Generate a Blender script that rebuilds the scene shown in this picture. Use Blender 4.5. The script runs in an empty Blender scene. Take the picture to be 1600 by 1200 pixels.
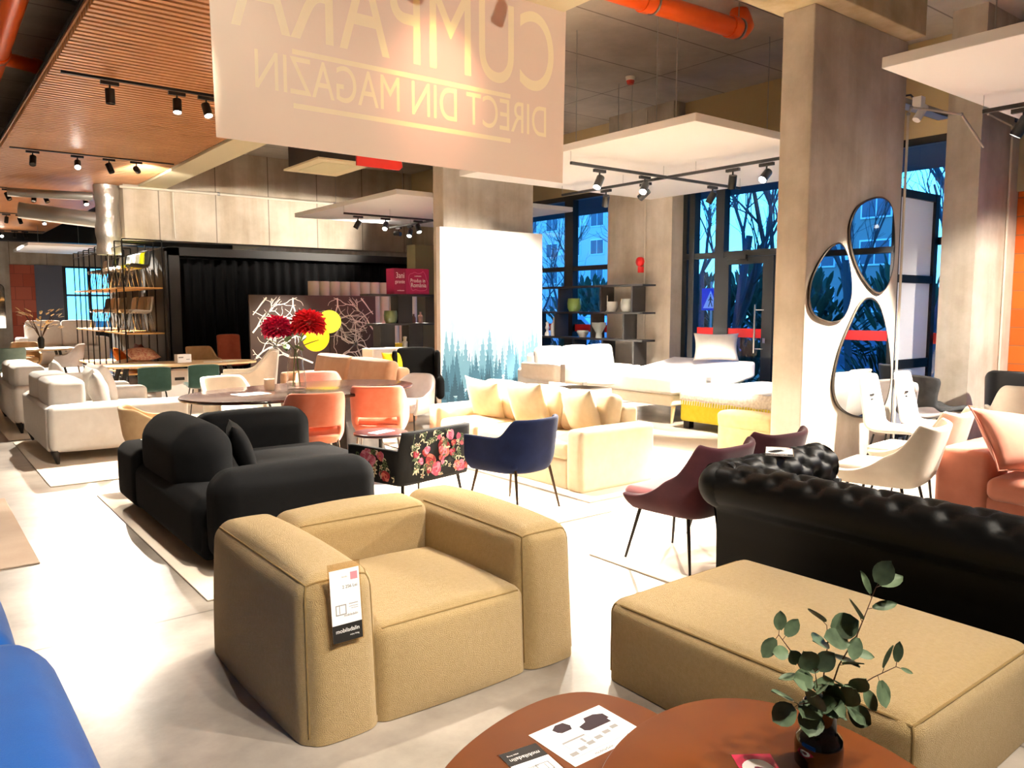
import bpy, math, random
from mathutils import Matrix, Vector, Euler
random.seed(11)
C = bpy.context.scene.collection
PI = math.pi
R = math.radians

# ---------------------------------------------------------------- materials
MATS = {}
def lin(c):
    if isinstance(c, str):
        c = c.lstrip('#'); c = tuple(int(c[i:i+2], 16)/255 for i in (0, 2, 4))
        return tuple((v/12.92 if v <= .04045 else ((v+.055)/1.055)**2.4) for v in c) + (1,)
    return tuple(c) + (1,) if len(c) == 3 else tuple(c)

def mat(name, col, rough=.6, metal=0, var=None, bump=None, sheen=0, coat=0, spec=None, trans=0, emit=None, alpha=None):
    """principled; var=(scale, other colour, contrast) mottles the colour, bump=(scale, strength, detail)"""
    if name in MATS: return MATS[name]
    m = bpy.data.materials.new(name); m.use_nodes = True
    nt = m.node_tree; b = nt.nodes['Principled BSDF']
    b.inputs['Base Color'].default_value = lin(col)
    b.inputs['Roughness'].default_value = rough
    b.inputs['Metallic'].default_value = metal
    if sheen:
        b.inputs['Sheen Weight'].default_value = sheen
        b.inputs['Sheen Roughness'].default_value = .4
    if coat: b.inputs['Coat Weight'].default_value = coat; b.inputs['Coat Roughness'].default_value = .08
    if spec is not None: b.inputs['Specular IOR Level'].default_value = spec
    if trans: b.inputs['Transmission Weight'].default_value = trans
    if emit:
        b.inputs['Emission Color'].default_value = lin(emit[0]); b.inputs['Emission Strength'].default_value = emit[1]
    if var or bump:
        tc = nt.nodes.new('ShaderNodeTexCoord')
    if var:
        n = nt.nodes.new('ShaderNodeTexNoise'); n.inputs['Scale'].default_value = var[0]; n.inputs['Detail'].default_value = 5
        nt.links.new(tc.outputs['Object'], n.inputs['Vector'])
        r = nt.nodes.new('ShaderNodeValToRGB')
        k = var[2] if len(var) > 2 else .2
        r.color_ramp.elements[0].position = .5-k; r.color_ramp.elements[1].position = .5+k
        r.color_ramp.elements[0].color = lin(col); r.color_ramp.elements[1].color = lin(var[1])
        nt.links.new(n.outputs['Fac'], r.inputs['Fac']); nt.links.new(r.outputs['Color'], b.inputs['Base Color'])
    if bump:
        n2 = nt.nodes.new('ShaderNodeTexNoise'); n2.inputs['Scale'].default_value = bump[0]
        n2.inputs['Detail'].default_value = bump[2] if len(bump) > 2 else 2
        nt.links.new(tc.outputs['Object'], n2.inputs['Vector'])
        bp = nt.nodes.new('ShaderNodeBump'); bp.inputs['Strength'].default_value = bump[1]; bp.inputs['Distance'].default_value = .01
        nt.links.new(n2.outputs['Fac'], bp.inputs['Height']); nt.links.new(bp.outputs['Normal'], b.inputs['Normal'])
    MATS[name] = m
    return m

def emat(name, col, s):
    if name in MATS: return MATS[name]
    m = bpy.data.materials.new(name); m.use_nodes = True; nt = m.node_tree
    nt.nodes.remove(nt.nodes['Principled BSDF'])
    e = nt.nodes.new('ShaderNodeEmission'); e.inputs[0].default_value = lin(col); e.inputs[1].default_value = s
    nt.links.new(e.outputs[0], nt.nodes['Material Output'].inputs[0]); MATS[name] = m
    return m

def fabric(name, col, col2=None, bscale=260, bstr=.35, sheen=.25, vscale=14, rough=.95):
    return mat(name, col, rough, var=(vscale, col2, .25) if col2 else None, bump=(bscale, bstr), sheen=sheen, spec=.2)

# ---------------------------------------------------------------- mesh builder
class MB:
    def __init__(s): s.v = []; s.f = []; s.mi = []
    def add(s, vs, fs, M=None, mi=0):
        o = len(s.v)
        s.v += [tuple((M @ Vector(v)) if M is not None else v) for v in vs]
        s.f += [tuple(i+o for i in f) for f in fs]; s.mi += [mi]*len(fs)
        return s
    def build(s, name, m, parent=None, smooth=True, mods=None, angle=40):
        me = bpy.data.meshes.new(name); me.from_pydata(s.v, [], s.f); me.validate()
        ms = m if isinstance(m, (list, tuple)) else [m]
        for q in ms: me.materials.append(q)
        if len(ms) > 1:
            for p, i in zip(me.polygons, s.mi): p.material_index = i
        if smooth:
            for p in me.polygons: p.use_smooth = True
            if angle:
                try: me.set_sharp_from_angle(angle=R(angle))
                except Exception: pass
        o = bpy.data.objects.new(name, me); C.objects.link(o)
        if parent: o.parent = parent
        for q in (mods or []):
            if q[0] == 'sub':
                k = o.modifiers.new('s', 'SUBSURF'); k.levels = k.render_levels = q[1]
            elif q[0] == 'solid':
                k = o.modifiers.new('t', 'SOLIDIFY'); k.thickness = q[1]; k.offset = q[2] if len(q) > 2 else 0
            elif q[0] == 'bevel':
                k = o.modifiers.new('b', 'BEVEL'); k.width = q[1]; k.segments = q[2]; k.limit_method = 'ANGLE'
        return o

def TM(x=0, y=0, z=0, rx=0, ry=0, rz=0, s=None):
    M = Matrix.Translation((x, y, z)) @ Euler((rx, ry, rz)).to_matrix().to_4x4()
    if s: M = M @ Matrix.Diagonal((s[0], s[1], s[2], 1))
    return M

def box(mb, x0, x1, y0, y1, z0, z1, M=None, mi=0):
    v = [(x0,y0,z0),(x1,y0,z0),(x1,y1,z0),(x0,y1,z0),(x0,y0,z1),(x1,y0,z1),(x1,y1,z1),(x0,y1,z1)]
    mb.add(v, [(0,3,2,1),(4,5,6,7),(0,1,5,4),(1,2,6,5),(2,3,7,6),(3,0,4,7)], M, mi); return mb

def rb_map(h, r, puff=(0,0,0), taper=None, fn=None):
    def f(p):      # p on the surface of the box |p_i| <= h_i
        q = [max(-(h[i]-r), min(h[i]-r, p[i])) for i in range(3)]
        d = [p[i]-q[i] for i in range(3)]; L = math.sqrt(sum(t*t for t in d)) or 1
        o = [q[i]+d[i]/L*r for i in range(3)]
        n = [p[i]/h[i] for i in range(3)]
        w = [max(0, 1-n[i]*n[i]) for i in range(3)]
        o[0] += puff[0]*n[0]*w[1]*w[2]; o[1] += puff[1]*n[1]*w[0]*w[2]; o[2] += puff[2]*n[2]*w[0]*w[1]
        if taper:
            t = (n[2]+1)/2; o[0] *= 1+(taper[0]-1)*t; o[1] *= 1+(taper[1]-1)*t
        if fn: o = fn(o)
        return o
    return f

def rbox(mb, c, size, r=.05, puff=(0,0,0), n=5, m=3, taper=None, M=None, mi=0, fn=None):
    """soft rounded box, c centre, size full size"""
    h = [t/2 for t in size]; r = min(r, min(h)*.999)
    ax = []
    for i in range(3):
        a = [-h[i]+r*(1-math.tan((1-k/m)*PI/4)) for k in range(m)]
        ins = [(-(h[i]-r))+2*(h[i]-r)*k/n for k in range(n+1)]
        L = a + ins + [-t for t in reversed(a)]
        ax.append(L)
    f = rb_map(h, r, puff, taper, fn)
    key = {}; vs = []; fs = []
    def vid(p):
        k = tuple(round(t, 5) for t in p)
        if k not in key:
            o = f(p); key[k] = len(vs); vs.append((o[0]+c[0], o[1]+c[1], o[2]+c[2]))
        return key[k]
    for a in range(3):
        b, d = (a+1) % 3, (a+2) % 3
        for s in (-1, 1):
            for i in range(len(ax[b])-1):
                for j in range(len(ax[d])-1):
                    qd = []
                    for (ii, jj) in ((i,j),(i+1,j),(i+1,j+1),(i,j+1)):
                        p = [0,0,0]; p[a] = s*h[a]; p[b] = ax[b][ii]; p[d] = ax[d][jj]; qd.append(vid(p))
                    if s < 0: qd.reverse()
                    if len(set(qd)) >= 3: fs.append(tuple(dict.fromkeys(qd)))
    mb.add(vs, fs, M, mi); return mb

def tube(mb, pts, r, n=8, cap=True, M=None, mi=0, closed=False):
    pts = [Vector(p) for p in pts]; rs = r if isinstance(r, (list, tuple)) else [r]*len(pts)
    vs = []; fs = []; N = len(pts); pu = None
    for i, p in enumerate(pts):
        if closed: t = pts[(i+1) % N]-pts[i-1]
        else: t = pts[min(i+1, N-1)]-pts[max(i-1, 0)]
        t = t.normalized() if t.length > 1e-9 else Vector((0,0,1))
        if pu is None:
            a = Vector((0,0,1)) if abs(t.z) < .9 else Vector((1,0,0)); u = t.cross(a).normalized()
        else:
            u = (pu-t*pu.dot(t)); u = u.normalized() if u.length > 1e-6 else t.orthogonal().normalized()
        pu = u; w = t.cross(u)
        for k in range(n):
            a = 2*PI*k/n; q = p+(u*math.cos(a)+w*math.sin(a))*rs[i]; vs.append(tuple(q))
    for i in range(N if closed else N-1):
        for k in range(n):
            a, b = i*n+k, i*n+(k+1) % n; c, d = ((i+1) % N)*n+(k+1) % n, ((i+1) % N)*n+k
            fs.append((a, b, c, d))
    if cap and not closed:
        fs.append(tuple(range(n-1, -1, -1))); fs.append(tuple((N-1)*n+k for k in range(n)))
    mb.add(vs, fs, M, mi); return mb

def lathe(mb, prof, n=32, M=None, mi=0):
    vs = []; fs = []
    for (r, z) in prof:
        for k in range(n): a = 2*PI*k/n; vs.append((r*math.cos(a), r*math.sin(a), z))
    for i in range(len(prof)-1):
        for k in range(n):
            fs.append((i*n+k, i*n+(k+1) % n, (i+1)*n+(k+1) % n, (i+1)*n+k))
    if prof[0][0] > 1e-4: fs.append(tuple(range(n-1, -1, -1)))
    if prof[-1][0] > 1e-4: fs.append(tuple((len(prof)-1)*n+k for k in range(n)))
    mb.add(vs, fs, M, mi); return mb

def grid(mb, f, nu, nv, M=None, skip=None, closed_u=False, mi=0):
    vs = [tuple(f(i/nu, j/nv)) for i in range(nu+1) for j in range(nv+1)]
    fs = []
    for i in range(nu):
        for j in range(nv):
            if skip and skip((i+.5)/nu, (j+.5)/nv): continue
            fs.append((i*(nv+1)+j, (i+1)*(nv+1)+j, (i+1)*(nv+1)+j+1, i*(nv+1)+j+1))
    mb.add(vs, fs, M, mi); return mb

def prism(mb, poly, z0, z1, ch=0, M=None, mi=0):
    """upright prism over a ccw polygon, optional chamfered top and bottom rims"""
    n = len(poly)
    cx = sum(p[0] for p in poly)/n; cy = sum(p[1] for p in poly)/n
    def inset(d):
        out = []
        for i in range(n):
            a = Vector(poly[i-1]); b = Vector(poly[i]); c = Vector(poly[(i+1) % n])
            e = ((b-a).normalized()+(c-b).normalized())
            e = e.normalized() if e.length > 1e-9 else Vector((1,0))
            out.append((b.x-e.y*d, b.y+e.x*d))
        return out
    if ch:
        k = 3; lv = []
        for i in range(k+1):
            a = PI/2*i/k; lv.append((ch*(1-math.sin(a)), z0+ch*(1-math.cos(a))))
        for i in range(k+1):
            a = PI/2*i/k; lv.append((ch*(1-math.cos(a)), z1-ch*(1-math.sin(a))))
    else: lv = [(0, z0), (0, z1)]
    vs = []; fs = []
    for (d, z) in lv: vs += [(x, y, z) for (x, y) in (inset(d) if d > 1e-6 else poly)]
    for i in range(len(lv)-1):
        for k in range(n): fs.append((i*n+k, i*n+(k+1) % n, (i+1)*n+(k+1) % n, (i+1)*n+k))
    fs.append(tuple(range(n-1, -1, -1))); fs.append(tuple((len(lv)-1)*n+k for k in range(n)))
    mb.add(vs, fs, M, mi); return mb

def smooth_poly(pts, k=6):
    out = []; n = len(pts)
    for i in range(n):
        p0, p1, p2, p3 = (Vector(pts[(i+j-1) % n]) for j in range(4))
        for t in range(k):
            u = t/k
            q = .5*((2*p1)+(-p0+p2)*u+(2*p0-5*p1+4*p2-p3)*u*u+(-p0+3*p1-3*p2+p3)*u**3)
            out.append(tuple(q))
    return out

def superellipse(a, b, e=2.0, n=48, cx=0, cy=0):
    out = []
    for k in range(n):
        t = 2*PI*k/n; c, s = math.cos(t), math.sin(t)
        out.append((cx+a*math.copysign(abs(c)**(2/e), c), cy+b*math.copysign(abs(s)**(2/e), s)))
    return out

def sphere(mb, c, r, n=16, M=None, mi=0):
    rr = r if isinstance(r, (tuple, list)) else (r, r, r)
    prof = [(max(1e-5, math.sin(PI*i/(n//2+4))), -math.cos(PI*i/(n//2+4))) for i in range(n//2+5)]
    T = TM(*c, s=rr)
    lathe(mb, prof, n, (M @ T) if M is not None else T, mi); return mb

def pillow(mb, w, h, t, M=None, n=10, wrinkle=0):
    vs = []; fs = []; idx = {}
    for s in (1, -1):
        for i in range(n+1):
            for j in range(n+1):
                u = -1+2*i/n; v = -1+2*j/n
                e = (1-u**2)*(1-v**2)
                if e < 1e-9 and s < 0: idx[(s,i,j)] = idx[(1,i,j)]; continue
                z = s*t/2*max(0, e)**.42
                k = 1-.10*(1-v*v)*abs(u)**2; k2 = 1-.10*(1-u*u)*abs(v)**2
                if wrinkle: z += s*wrinkle*math.sin(7*v+3*u)*(1-abs(u))*e
                idx[(s,i,j)] = len(vs); vs.append((u*w/2*k, v*h/2*k2, z))
    for s in (1, -1):
        for i in range(n):
            for j in range(n):
                q = [idx[(s,i,j)], idx[(s,i+1,j)], idx[(s,i+1,j+1)], idx[(s,i,j+1)]]
                if s < 0: q.reverse()
                fs.append(tuple(q))
    mb.add(vs, fs, M); return mb

def pillow_edge(w, h, n=10):
    pts = []
    def P(u, v): return (u*w/2*(1-.10*(1-v*v)*abs(u)**2), v*h/2*(1-.10*(1-u*u)*abs(v)**2), 0)
    for k in range(n): pts.append(P(-1+2*k/n, -1))
    for k in range(n): pts.append(P(1, -1+2*k/n))
    for k in range(n): pts.append(P(1-2*k/n, 1))
    for k in range(n): pts.append(P(-1, 1-2*k/n))
    return pts

# ---------------------------------------------------------------- objects
def tag(o, label, cat, group=None):
    o['label'] = label; o['category'] = cat
    if group: o['group'] = group
    return o
def thing(name, label, cat, x=0, y=0, z=0, rz=0, group=None):
    o = bpy.data.objects.new(name, None); C.objects.link(o); o.empty_display_size = .1
    o.location = (x, y, z); o.rotation_euler = (0, 0, rz); return tag(o, label, cat, group)
def structure(o): o['kind'] = 'structure'; return o
def kids(o): return [c for c in bpy.data.objects if c.parent == o]
def dup(root, x, y, z, rz, label=None, group=None, recolor=None):
    """copy of a thing with its parts and sub-parts"""
    def cp(o, par):
        c = o.copy(); C.objects.link(c)
        if par: c.parent = par
        if recolor and c.type == 'MESH' and o.data.materials and o.data.materials[0] in recolor:
            c.data = o.data.copy()
            for i, m in enumerate(c.data.materials):
                if m in recolor: c.data.materials[i] = recolor[m]
        for ch in o.children: cp(ch, c)
        return c
    r = cp(root, None); r.location = (x, y, z); r.rotation_euler = (0, 0, rz)
    if label: r['label'] = label
    if group: r['group'] = group
    elif 'group' in r.keys(): pass
    return r

def text_mesh(body, size, name, m, parent=None, M=None, ex=.0008, align='CENTER', sx=1.0, shear=0, bold=0):
    cu = bpy.data.curves.new(name, 'FONT'); cu.body = body; cu.size = size; cu.align_x = align; cu.align_y = 'CENTER'
    cu.extrude = ex; cu.shear = shear; cu.offset = bold; cu.space_character = 1.06 if bold else 1
    o = bpy.data.objects.new(name, cu); C.objects.link(o)
    dg = bpy.context.evaluated_depsgraph_get(); dg.update()
    me = bpy.data.meshes.new_from_object(o.evaluated_get(dg)); C.objects.unlink(o); bpy.data.objects.remove(o)
    me.name = name; me.materials.clear(); me.materials.append(m)
    T = (M if M is not None else Matrix()) @ Matrix.Diagonal((sx, 1, 1, 1)); me.transform(T)
    r = bpy.data.objects.new(name, me); C.objects.link(r)
    if parent: r.parent = parent
    return r

def leg(parent, p0, p1, r0, r1, m, name='leg', n=10):
    mb = MB(); tube(mb, [p0, p1], [r0, r1], n); return mb.build(name, m, parent)
# ---------------------------------------------------------------- room materials
def concrete_mat(name, c1, c2, scale=1.2, seam=None, floor=False, rough=.75, stain=None):
    m = bpy.data.materials.new(name); m.use_nodes = True; nt = m.node_tree; b = nt.nodes['Principled BSDF']
    N = nt.nodes.new; L = nt.links.new
    geo = N('ShaderNodeNewGeometry')
    n1 = N('ShaderNodeTexNoise'); n1.inputs['Scale'].default_value = scale; n1.inputs['Detail'].default_value = 9; n1.inputs['Roughness'].default_value = .62
    L(geo.outputs['Position'], n1.inputs['Vector'])
    r = N('ShaderNodeValToRGB'); r.color_ramp.elements[0].position = .36; r.color_ramp.elements[1].position = .64
    r.color_ramp.elements[0].color = lin(c1); r.color_ramp.elements[1].color = lin(c2)
    L(n1.outputs['Fac'], r.inputs['Fac']); col = r.outputs['Color']
    sx = N('ShaderNodeSeparateXYZ'); L(geo.outputs['Position'], sx.inputs[0])
    if seam:
        for (axis, off, per, w) in seam:
            a = N('ShaderNodeMath'); a.operation = 'SUBTRACT'; L(sx.outputs[axis], a.inputs[0]); a.inputs[1].default_value = off
            d = N('ShaderNodeMath'); d.operation = 'PINGPONG'; L(a.outputs[0], d.inputs[0]); d.inputs[1].default_value = per/2
            lt = N('ShaderNodeMath'); lt.operation = 'LESS_THAN'; L(d.outputs[0], lt.inputs[0]); lt.inputs[1].default_value = w
            mx = N('ShaderNodeMix'); mx.data_type = 'RGBA'; mx.blend_type = 'MULTIPLY'
            mf = N('ShaderNodeMath'); mf.operation = 'MULTIPLY'; L(lt.outputs[0], mf.inputs[0]); mf.inputs[1].default_value = .75
            L(mf.outputs[0], mx.inputs['Factor']); L(col, mx.inputs['A']); mx.inputs['B'].default_value = (.25,.22,.2,1)
            col = mx.outputs['Result']
    if stain:
        n3 = N('ShaderNodeTexNoise'); n3.inputs['Scale'].default_value = 1; n3.inputs['Detail'].default_value = 6
        mp = N('ShaderNodeMapping'); mp.inputs['Scale'].default_value = (3.2, 3.2, .35); L(geo.outputs['Position'], mp.inputs[0]); L(mp.outputs[0], n3.inputs['Vector'])
        r3 = N('ShaderNodeValToRGB'); r3.color_ramp.elements[0].position = .42; r3.color_ramp.elements[1].position = .62
        r3.color_ramp.elements[0].color = (1,1,1,1); r3.color_ramp.elements[1].color = lin(stain)
        L(n3.outputs['Fac'], r3.inputs['Fac'])
        mx = N('ShaderNodeMix'); mx.data_type = 'RGBA'; mx.blend_type = 'MULTIPLY'; mx.inputs['Factor'].default_value = .5
        L(col, mx.inputs['A']); L(r3.outputs['Color'], mx.inputs['B']); col = mx.outputs['Result']
    L(col, b.inputs['Base Color']); b.inputs['Roughness'].default_value = rough
    n2 = N('ShaderNodeTexNoise'); n2.inputs['Scale'].default_value = 30; n2.inputs['Detail'].default_value = 6; L(geo.outputs['Position'], n2.inputs['Vector'])
    bp = N('ShaderNodeBump'); bp.inputs['Strength'].default_value = .04 if floor else .2; bp.inputs['Distance'].default_value = .01
    L(n2.outputs['Fac'], bp.inputs['Height']); L(bp.outputs['Normal'], b.inputs['Normal'])
    return m

M_floor = concrete_mat('polished concrete', '#787067', '#aea499', 1.1, [('Y', 4.43, 5.4, .008), ('X', 3.35, 6.2, .008)], True, .3)
M_conc = concrete_mat('cast concrete', '#b3a694', '#cdc1b0', 1.1, [('X', 5.95, 1.25, .012)], stain='#dccfbc')
M_slab = concrete_mat('slab concrete', '#aaa197', '#c8bfb5', .8, [('Y', .8, 1.3, .012), ('X', .3, 3.1, .01)])
M_col = concrete_mat('column concrete', '#b1a799', '#cfc6ba', 1.3, None, stain='#d8cbb8')
M_beam = concrete_mat('beam concrete', '#b0a080', '#cabb98', 1.6, None, stain='#d0c19c')
M_plaster = mat('cream plaster', '#e0d3b0', .8, bump=(40, .05))
M_white = mat('white board', '#faf7f4', .7)
M_black = mat('black powder coat', '#0d0d0f', .45)
M_frame = mat('anthracite frame', '#0e1116', .4, .2)
M_dark = mat('dark fascia', '#1c1a19', .6)
M_olive = mat('olive wall', '#6f6540', .85, bump=(60, .05))
M_orange = mat('orange pipe', '#e2500f', .35, var=(3, '#f0641a', .3))
M_steel = mat('galvanised steel', '#a9a9a6', .4, .7)
M_chrome = mat('chrome', '#c9c4bd', .2, 1)
M_legblk = mat('dark metal leg', '#2b2724', .4, .6)
M_paper = mat('white paper', '#f4f1ee', .7)
M_ink = mat('black ink', '#17130f', .6)
M_grey_ink = mat('grey ink', '#8d8a88', .7)
M_red_ink = mat('pink ink', '#e58a94', .7)

def glass_mat(name, tint, rough=0, refl=1.0):
    m = bpy.data.materials.new(name); m.use_nodes = True; nt = m.node_tree; nt.nodes.remove(nt.nodes['Principled BSDF'])
    t = nt.nodes.new('ShaderNodeBsdfTransparent'); t.inputs[0].default_value = lin(tint)
    g = nt.nodes.new('ShaderNodeBsdfGlossy'); g.inputs['Roughness'].default_value = .02
    lw = nt.nodes.new('ShaderNodeLayerWeight'); lw.inputs[0].default_value = .5
    pw = nt.nodes.new('ShaderNodeMath'); pw.operation = 'POWER'; pw.inputs[1].default_value = 4; nt.links.new(lw.outputs['Facing'], pw.inputs[0])
    ml = nt.nodes.new('ShaderNodeMath'); ml.operation = 'MULTIPLY_ADD'; ml.inputs[1].default_value = .8*refl; ml.inputs[2].default_value = .035*refl; nt.links.new(pw.outputs[0], ml.inputs[0])
    mx = nt.nodes.new('ShaderNodeMixShader'); nt.links.new(ml.outputs[0], mx.inputs[0]); nt.links.new(t.outputs[0], mx.inputs[1]); nt.links.new(g.outputs[0], mx.inputs[2])
    nt.links.new(mx.outputs[0], nt.nodes['Material Output'].inputs[0]); return m
M_pane = glass_mat('window glass', '#e8f4ff')
M_vase = glass_mat('vase glass', '#fbf9f6', refl=1.3)
M_pocket = glass_mat('clear plastic', '#f7eee0', refl=1.5)
def frost():
    m = bpy.data.materials.new('frosted glass'); m.use_nodes = True; nt = m.node_tree; nt.nodes.remove(nt.nodes['Principled BSDF'])
    d = nt.nodes.new('ShaderNodeBsdfDiffuse'); d.inputs[0].default_value = lin('#eef0f6'); tr = nt.nodes.new('ShaderNodeBsdfTranslucent'); tr.inputs[0].default_value = lin('#eef1fb')
    mx = nt.nodes.new('ShaderNodeMixShader'); mx.inputs[0].default_value = .6
    nt.links.new(d.outputs[0], mx.inputs[1]); nt.links.new(tr.outputs[0], mx.inputs[2]); nt.links.new(mx.outputs[0], nt.nodes['Material Output'].inputs[0]); return m
M_frost = frost()
M_tape = mat('red safety band', '#e3131c', .5)

def sbox(name, b, m, parent=None, bevel=0):
    mb = MB(); box(mb, *b); o = mb.build(name, m, parent, smooth=False, mods=[('bevel', bevel, 2)] if bevel else None)
    if parent is None: structure(o)
    return o

# ---------------------------------------------------------------- shell
XW = 11.2
sbox('floor', (-6, XW+.25, -6, 36.3, -.15, 0), M_floor)
sbox('ceiling', (-6, 12.2, -6, 36.3, 5.3, 5.6), M_slab)
sbox('wall_left', (-6.3, -6, -6, 36.3, 0, 5.3), M_conc)
sbox('wall_rear', (-6, 12, -6.3, -6, 0, 5.3), M_conc)
sbox('wall_far_left', (-6, 3.43, 36, 36.3, 0, 5.3), M_col)
sbox('wall_far_upper', (3.43, 12, 36, 36.3, 3.35, 5.3), M_conc)
sbox('wall_far_grey', (4.25, 5.2, 35.9, 36.2, 0, 3.36), mat('grey blue wall', '#6f7280', .8))
sbox('wall_far_right', (8.2, 12, 36, 36.3, 0, 3.35), M_conc)

def brick_mat(name, c1, c2, mortar, w=.4, h=.24, axis='Y'):
    m = bpy.data.materials.new(name); m.use_nodes = True; nt = m.node_tree; b = nt.nodes['Principled BSDF']; N = nt.nodes.new; L = nt.links.new
    geo = N('ShaderNodeNewGeometry'); sx = N('ShaderNodeSeparateXYZ'); L(geo.outputs['Position'], sx.inputs[0])
    cb = N('ShaderNodeCombineXYZ'); L(sx.outputs[axis], cb.inputs[0]); L(sx.outputs['Z'], cb.inputs[1])
    t = N('ShaderNodeTexBrick'); L(cb.outputs[0], t.inputs['Vector']); t.inputs['Scale'].default_value = 1
    t.inputs['Brick Width'].default_value = w; t.inputs['Row Height'].default_value = h; t.inputs['Mortar Size'].default_value = .008
    t.inputs['Color1'].default_value = lin(c1); t.inputs['Color2'].default_value = lin(c2); t.inputs['Mortar'].default_value = lin(mortar)
    L(t.outputs['Color'], b.inputs['Base Color']); b.inputs['Roughness'].default_value = .85
    bp = N('ShaderNodeBump'); bp.inputs['Strength'].default_value = .5; bp.inputs['Distance'].default_value = .01
    inv = N('ShaderNodeMath'); inv.operation = 'SUBTRACT'; inv.inputs[0].default_value = 1; L(t.outputs['Fac'], inv.inputs[1])
    L(inv.outputs[0], bp.inputs['Height']); L(bp.outputs['Normal'], b.inputs['Normal']); return m
sbox('wall_far_red', (3.43, 4.25, 35.95, 36.25, 0, 3.35), brick_mat('red block', '#b8543f', '#c96a54', '#8d4a3c', .55, .5, 'X'))
sbox('wall_right_brick', (11.6, 11.9, 2.9, 4.6, 0, 3.2), brick_mat('orange block', '#c8560f', '#d9661a', '#8f5a36', .42, .24, 'Y'))
sbox('wall_right_above_brick', (11.55, 11.9, 2.8, 4.6, 3.2, 5.3), M_beam)
sbox('wall_right_end', (11.6, 11.9, -6, -3.2, 0, 5.3), M_col)
sbox('wall_right_lintel', (11.2, 11.5, 4.6, 36, 4.02, 5.3), mat('lintel plaster', '#c9b48a', .8))
sbox('wall_right_window_head', (11.6, 11.9, -3.2, 2.8, 4.02, 5.3), M_col)
sbox('column_by_door', (10.9, 11.5, 9.43, 11.03, 0, 5.3), M_col)
sbox('column_by_brick', (10.4, 11.6, 4.2, 4.6, 0, 5.3), M_col)
sbox('column_near', (6.92, 8.72, 4.3, 4.64, 0, 4.53), M_col, bevel=.012)
sbox('column_back', (7.5, 9.5, 11.6, 11.93, 0, 5.3), M_col, bevel=.012)
sbox('column_far_window', (11.2, 11.5, 15.9, 36, 0, 4.02), M_conc)
sbox('beam_over_column', (-6, 8.68, 4.1, 4.71, 4.53, 5.3), M_beam, bevel=.01)
sbox('beam_back', (3.98, 11.2, 18.9, 19.4, 3.2, 5.3), M_conc)
sbox('beam_beside_slats', (4.3, 4.85, 2.5, 18.9, 4.33, 5.3), M_plaster)
sbox('beam_far', (-6, 11.2, 33.6, 34.2, 4.1, 5.3), M_dark)
sbox('wall_dark_side', (4.63, 4.85, 18.0, 24.0, 0, 2.99), M_dark)
sbox('wall_dark_back', (4.85, 10.9, 18.4, 18.6, 0, 2.95), mat('black drape backing', '#0c0d0d', .9))
sbox('trim_dark_fascia', (4.63, 10.9, 18.0, 18.4, 2.82, 3.0), M_dark)
sbox('wall_olive', (9.8, 11.1, 16.4, 16.8, 0, 3.2), M_olive)

# slatted timber ceiling: one panel, the battens are its pattern
def slats():
    m = mat('orange timber batten', '#bb8050', .42, var=(2.2, '#d09664', .3))
    mb = MB(); y = .8
    while y < 33.4:
        box(mb, 1.5, 4.27, y, y+.064, 4.365, 4.44); y += .12
    box(mb, 1.48, 1.5, .8, 33.4, 4.43, 4.48)
    o = mb.build('ceiling_slatted_timber', m, smooth=False); structure(o)
    sb = MB(); box(sb, 1.46, 4.29, .8, 33.4, 4.46, 4.49)
    sb.build('backing_board', mat('black backing', '#15100c', .9), o, smooth=False)
slats()

# ---------------------------------------------------------------- glazing
def window(name, x, y0, y1, z0, z1, muls, trans, fw=.1, thick=.12, skip_glass=None):
    o = MB()
    box(o, x, x+thick, y0, y1, z1-fw, z1); box(o, x, x+thick, y0, y1, z0, z0+fw)
    box(o, x, x+thick, y0, y0+fw, z0+fw, z1-fw); box(o, x, x+thick, y1-fw, y1, z0+fw, z1-fw)
    for (y, w) in muls: box(o, x-.03, x+thick, y-w/2, y+w/2, z0+fw, z1-fw)
    for (z, w, a, b) in trans: box(o, x-.02, x+thick+.005, a, b, z-w/2, z+w/2)
    f = structure(o.build(name, M_frame, smooth=False))
    g = MB(); gx = x+thick/2; g.add([(gx,y0+fw,z0+fw),(gx,y1-fw,z0+fw),(gx,y1-fw,z1-fw),(gx,y0+fw,z1-fw)], [(0,1,2,3)])
    g.build('glass_pane', M_pane, f, smooth=False)
    return f
w1 = window('window_1', XW, 11.03, 15.9, .1, 4.02, [(12.46, .26), (14.2, .1)], [(2.51, .09, 11.1, 15.8)])
w2 = window('window_2', XW, 4.6, 9.43, .05, 4.02, [(9.2, .12), (8.6, .18), (6.4, .16)], [(2.6, .1, 4.7, 9.4)], fw=.1)
w3 = window('window_3', 11.6, -3.2, 2.8, .05, 4.02, [(.9, .1), (-1.2, .1)], [(2.55, .09, -3.1, 2.75)])
w4 = window('window_4', 5.25+30, 0, .1, 0, .1, [], []) if False else None
def band(f, x, y0, y1, z0=1.2, z1=1.35):
    mb = MB(); box(mb, x+.045, x+.05, y0, y1, z0, z1); mb.build('safety_band', M_tape, f, smooth=False)
band(w1, XW, 11.15, 15.75); band(w2, XW, 4.7, 6.3); band(w2, XW, 8.72, 9.1); band(w3, 11.6, -3.1, 2.7)
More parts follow.
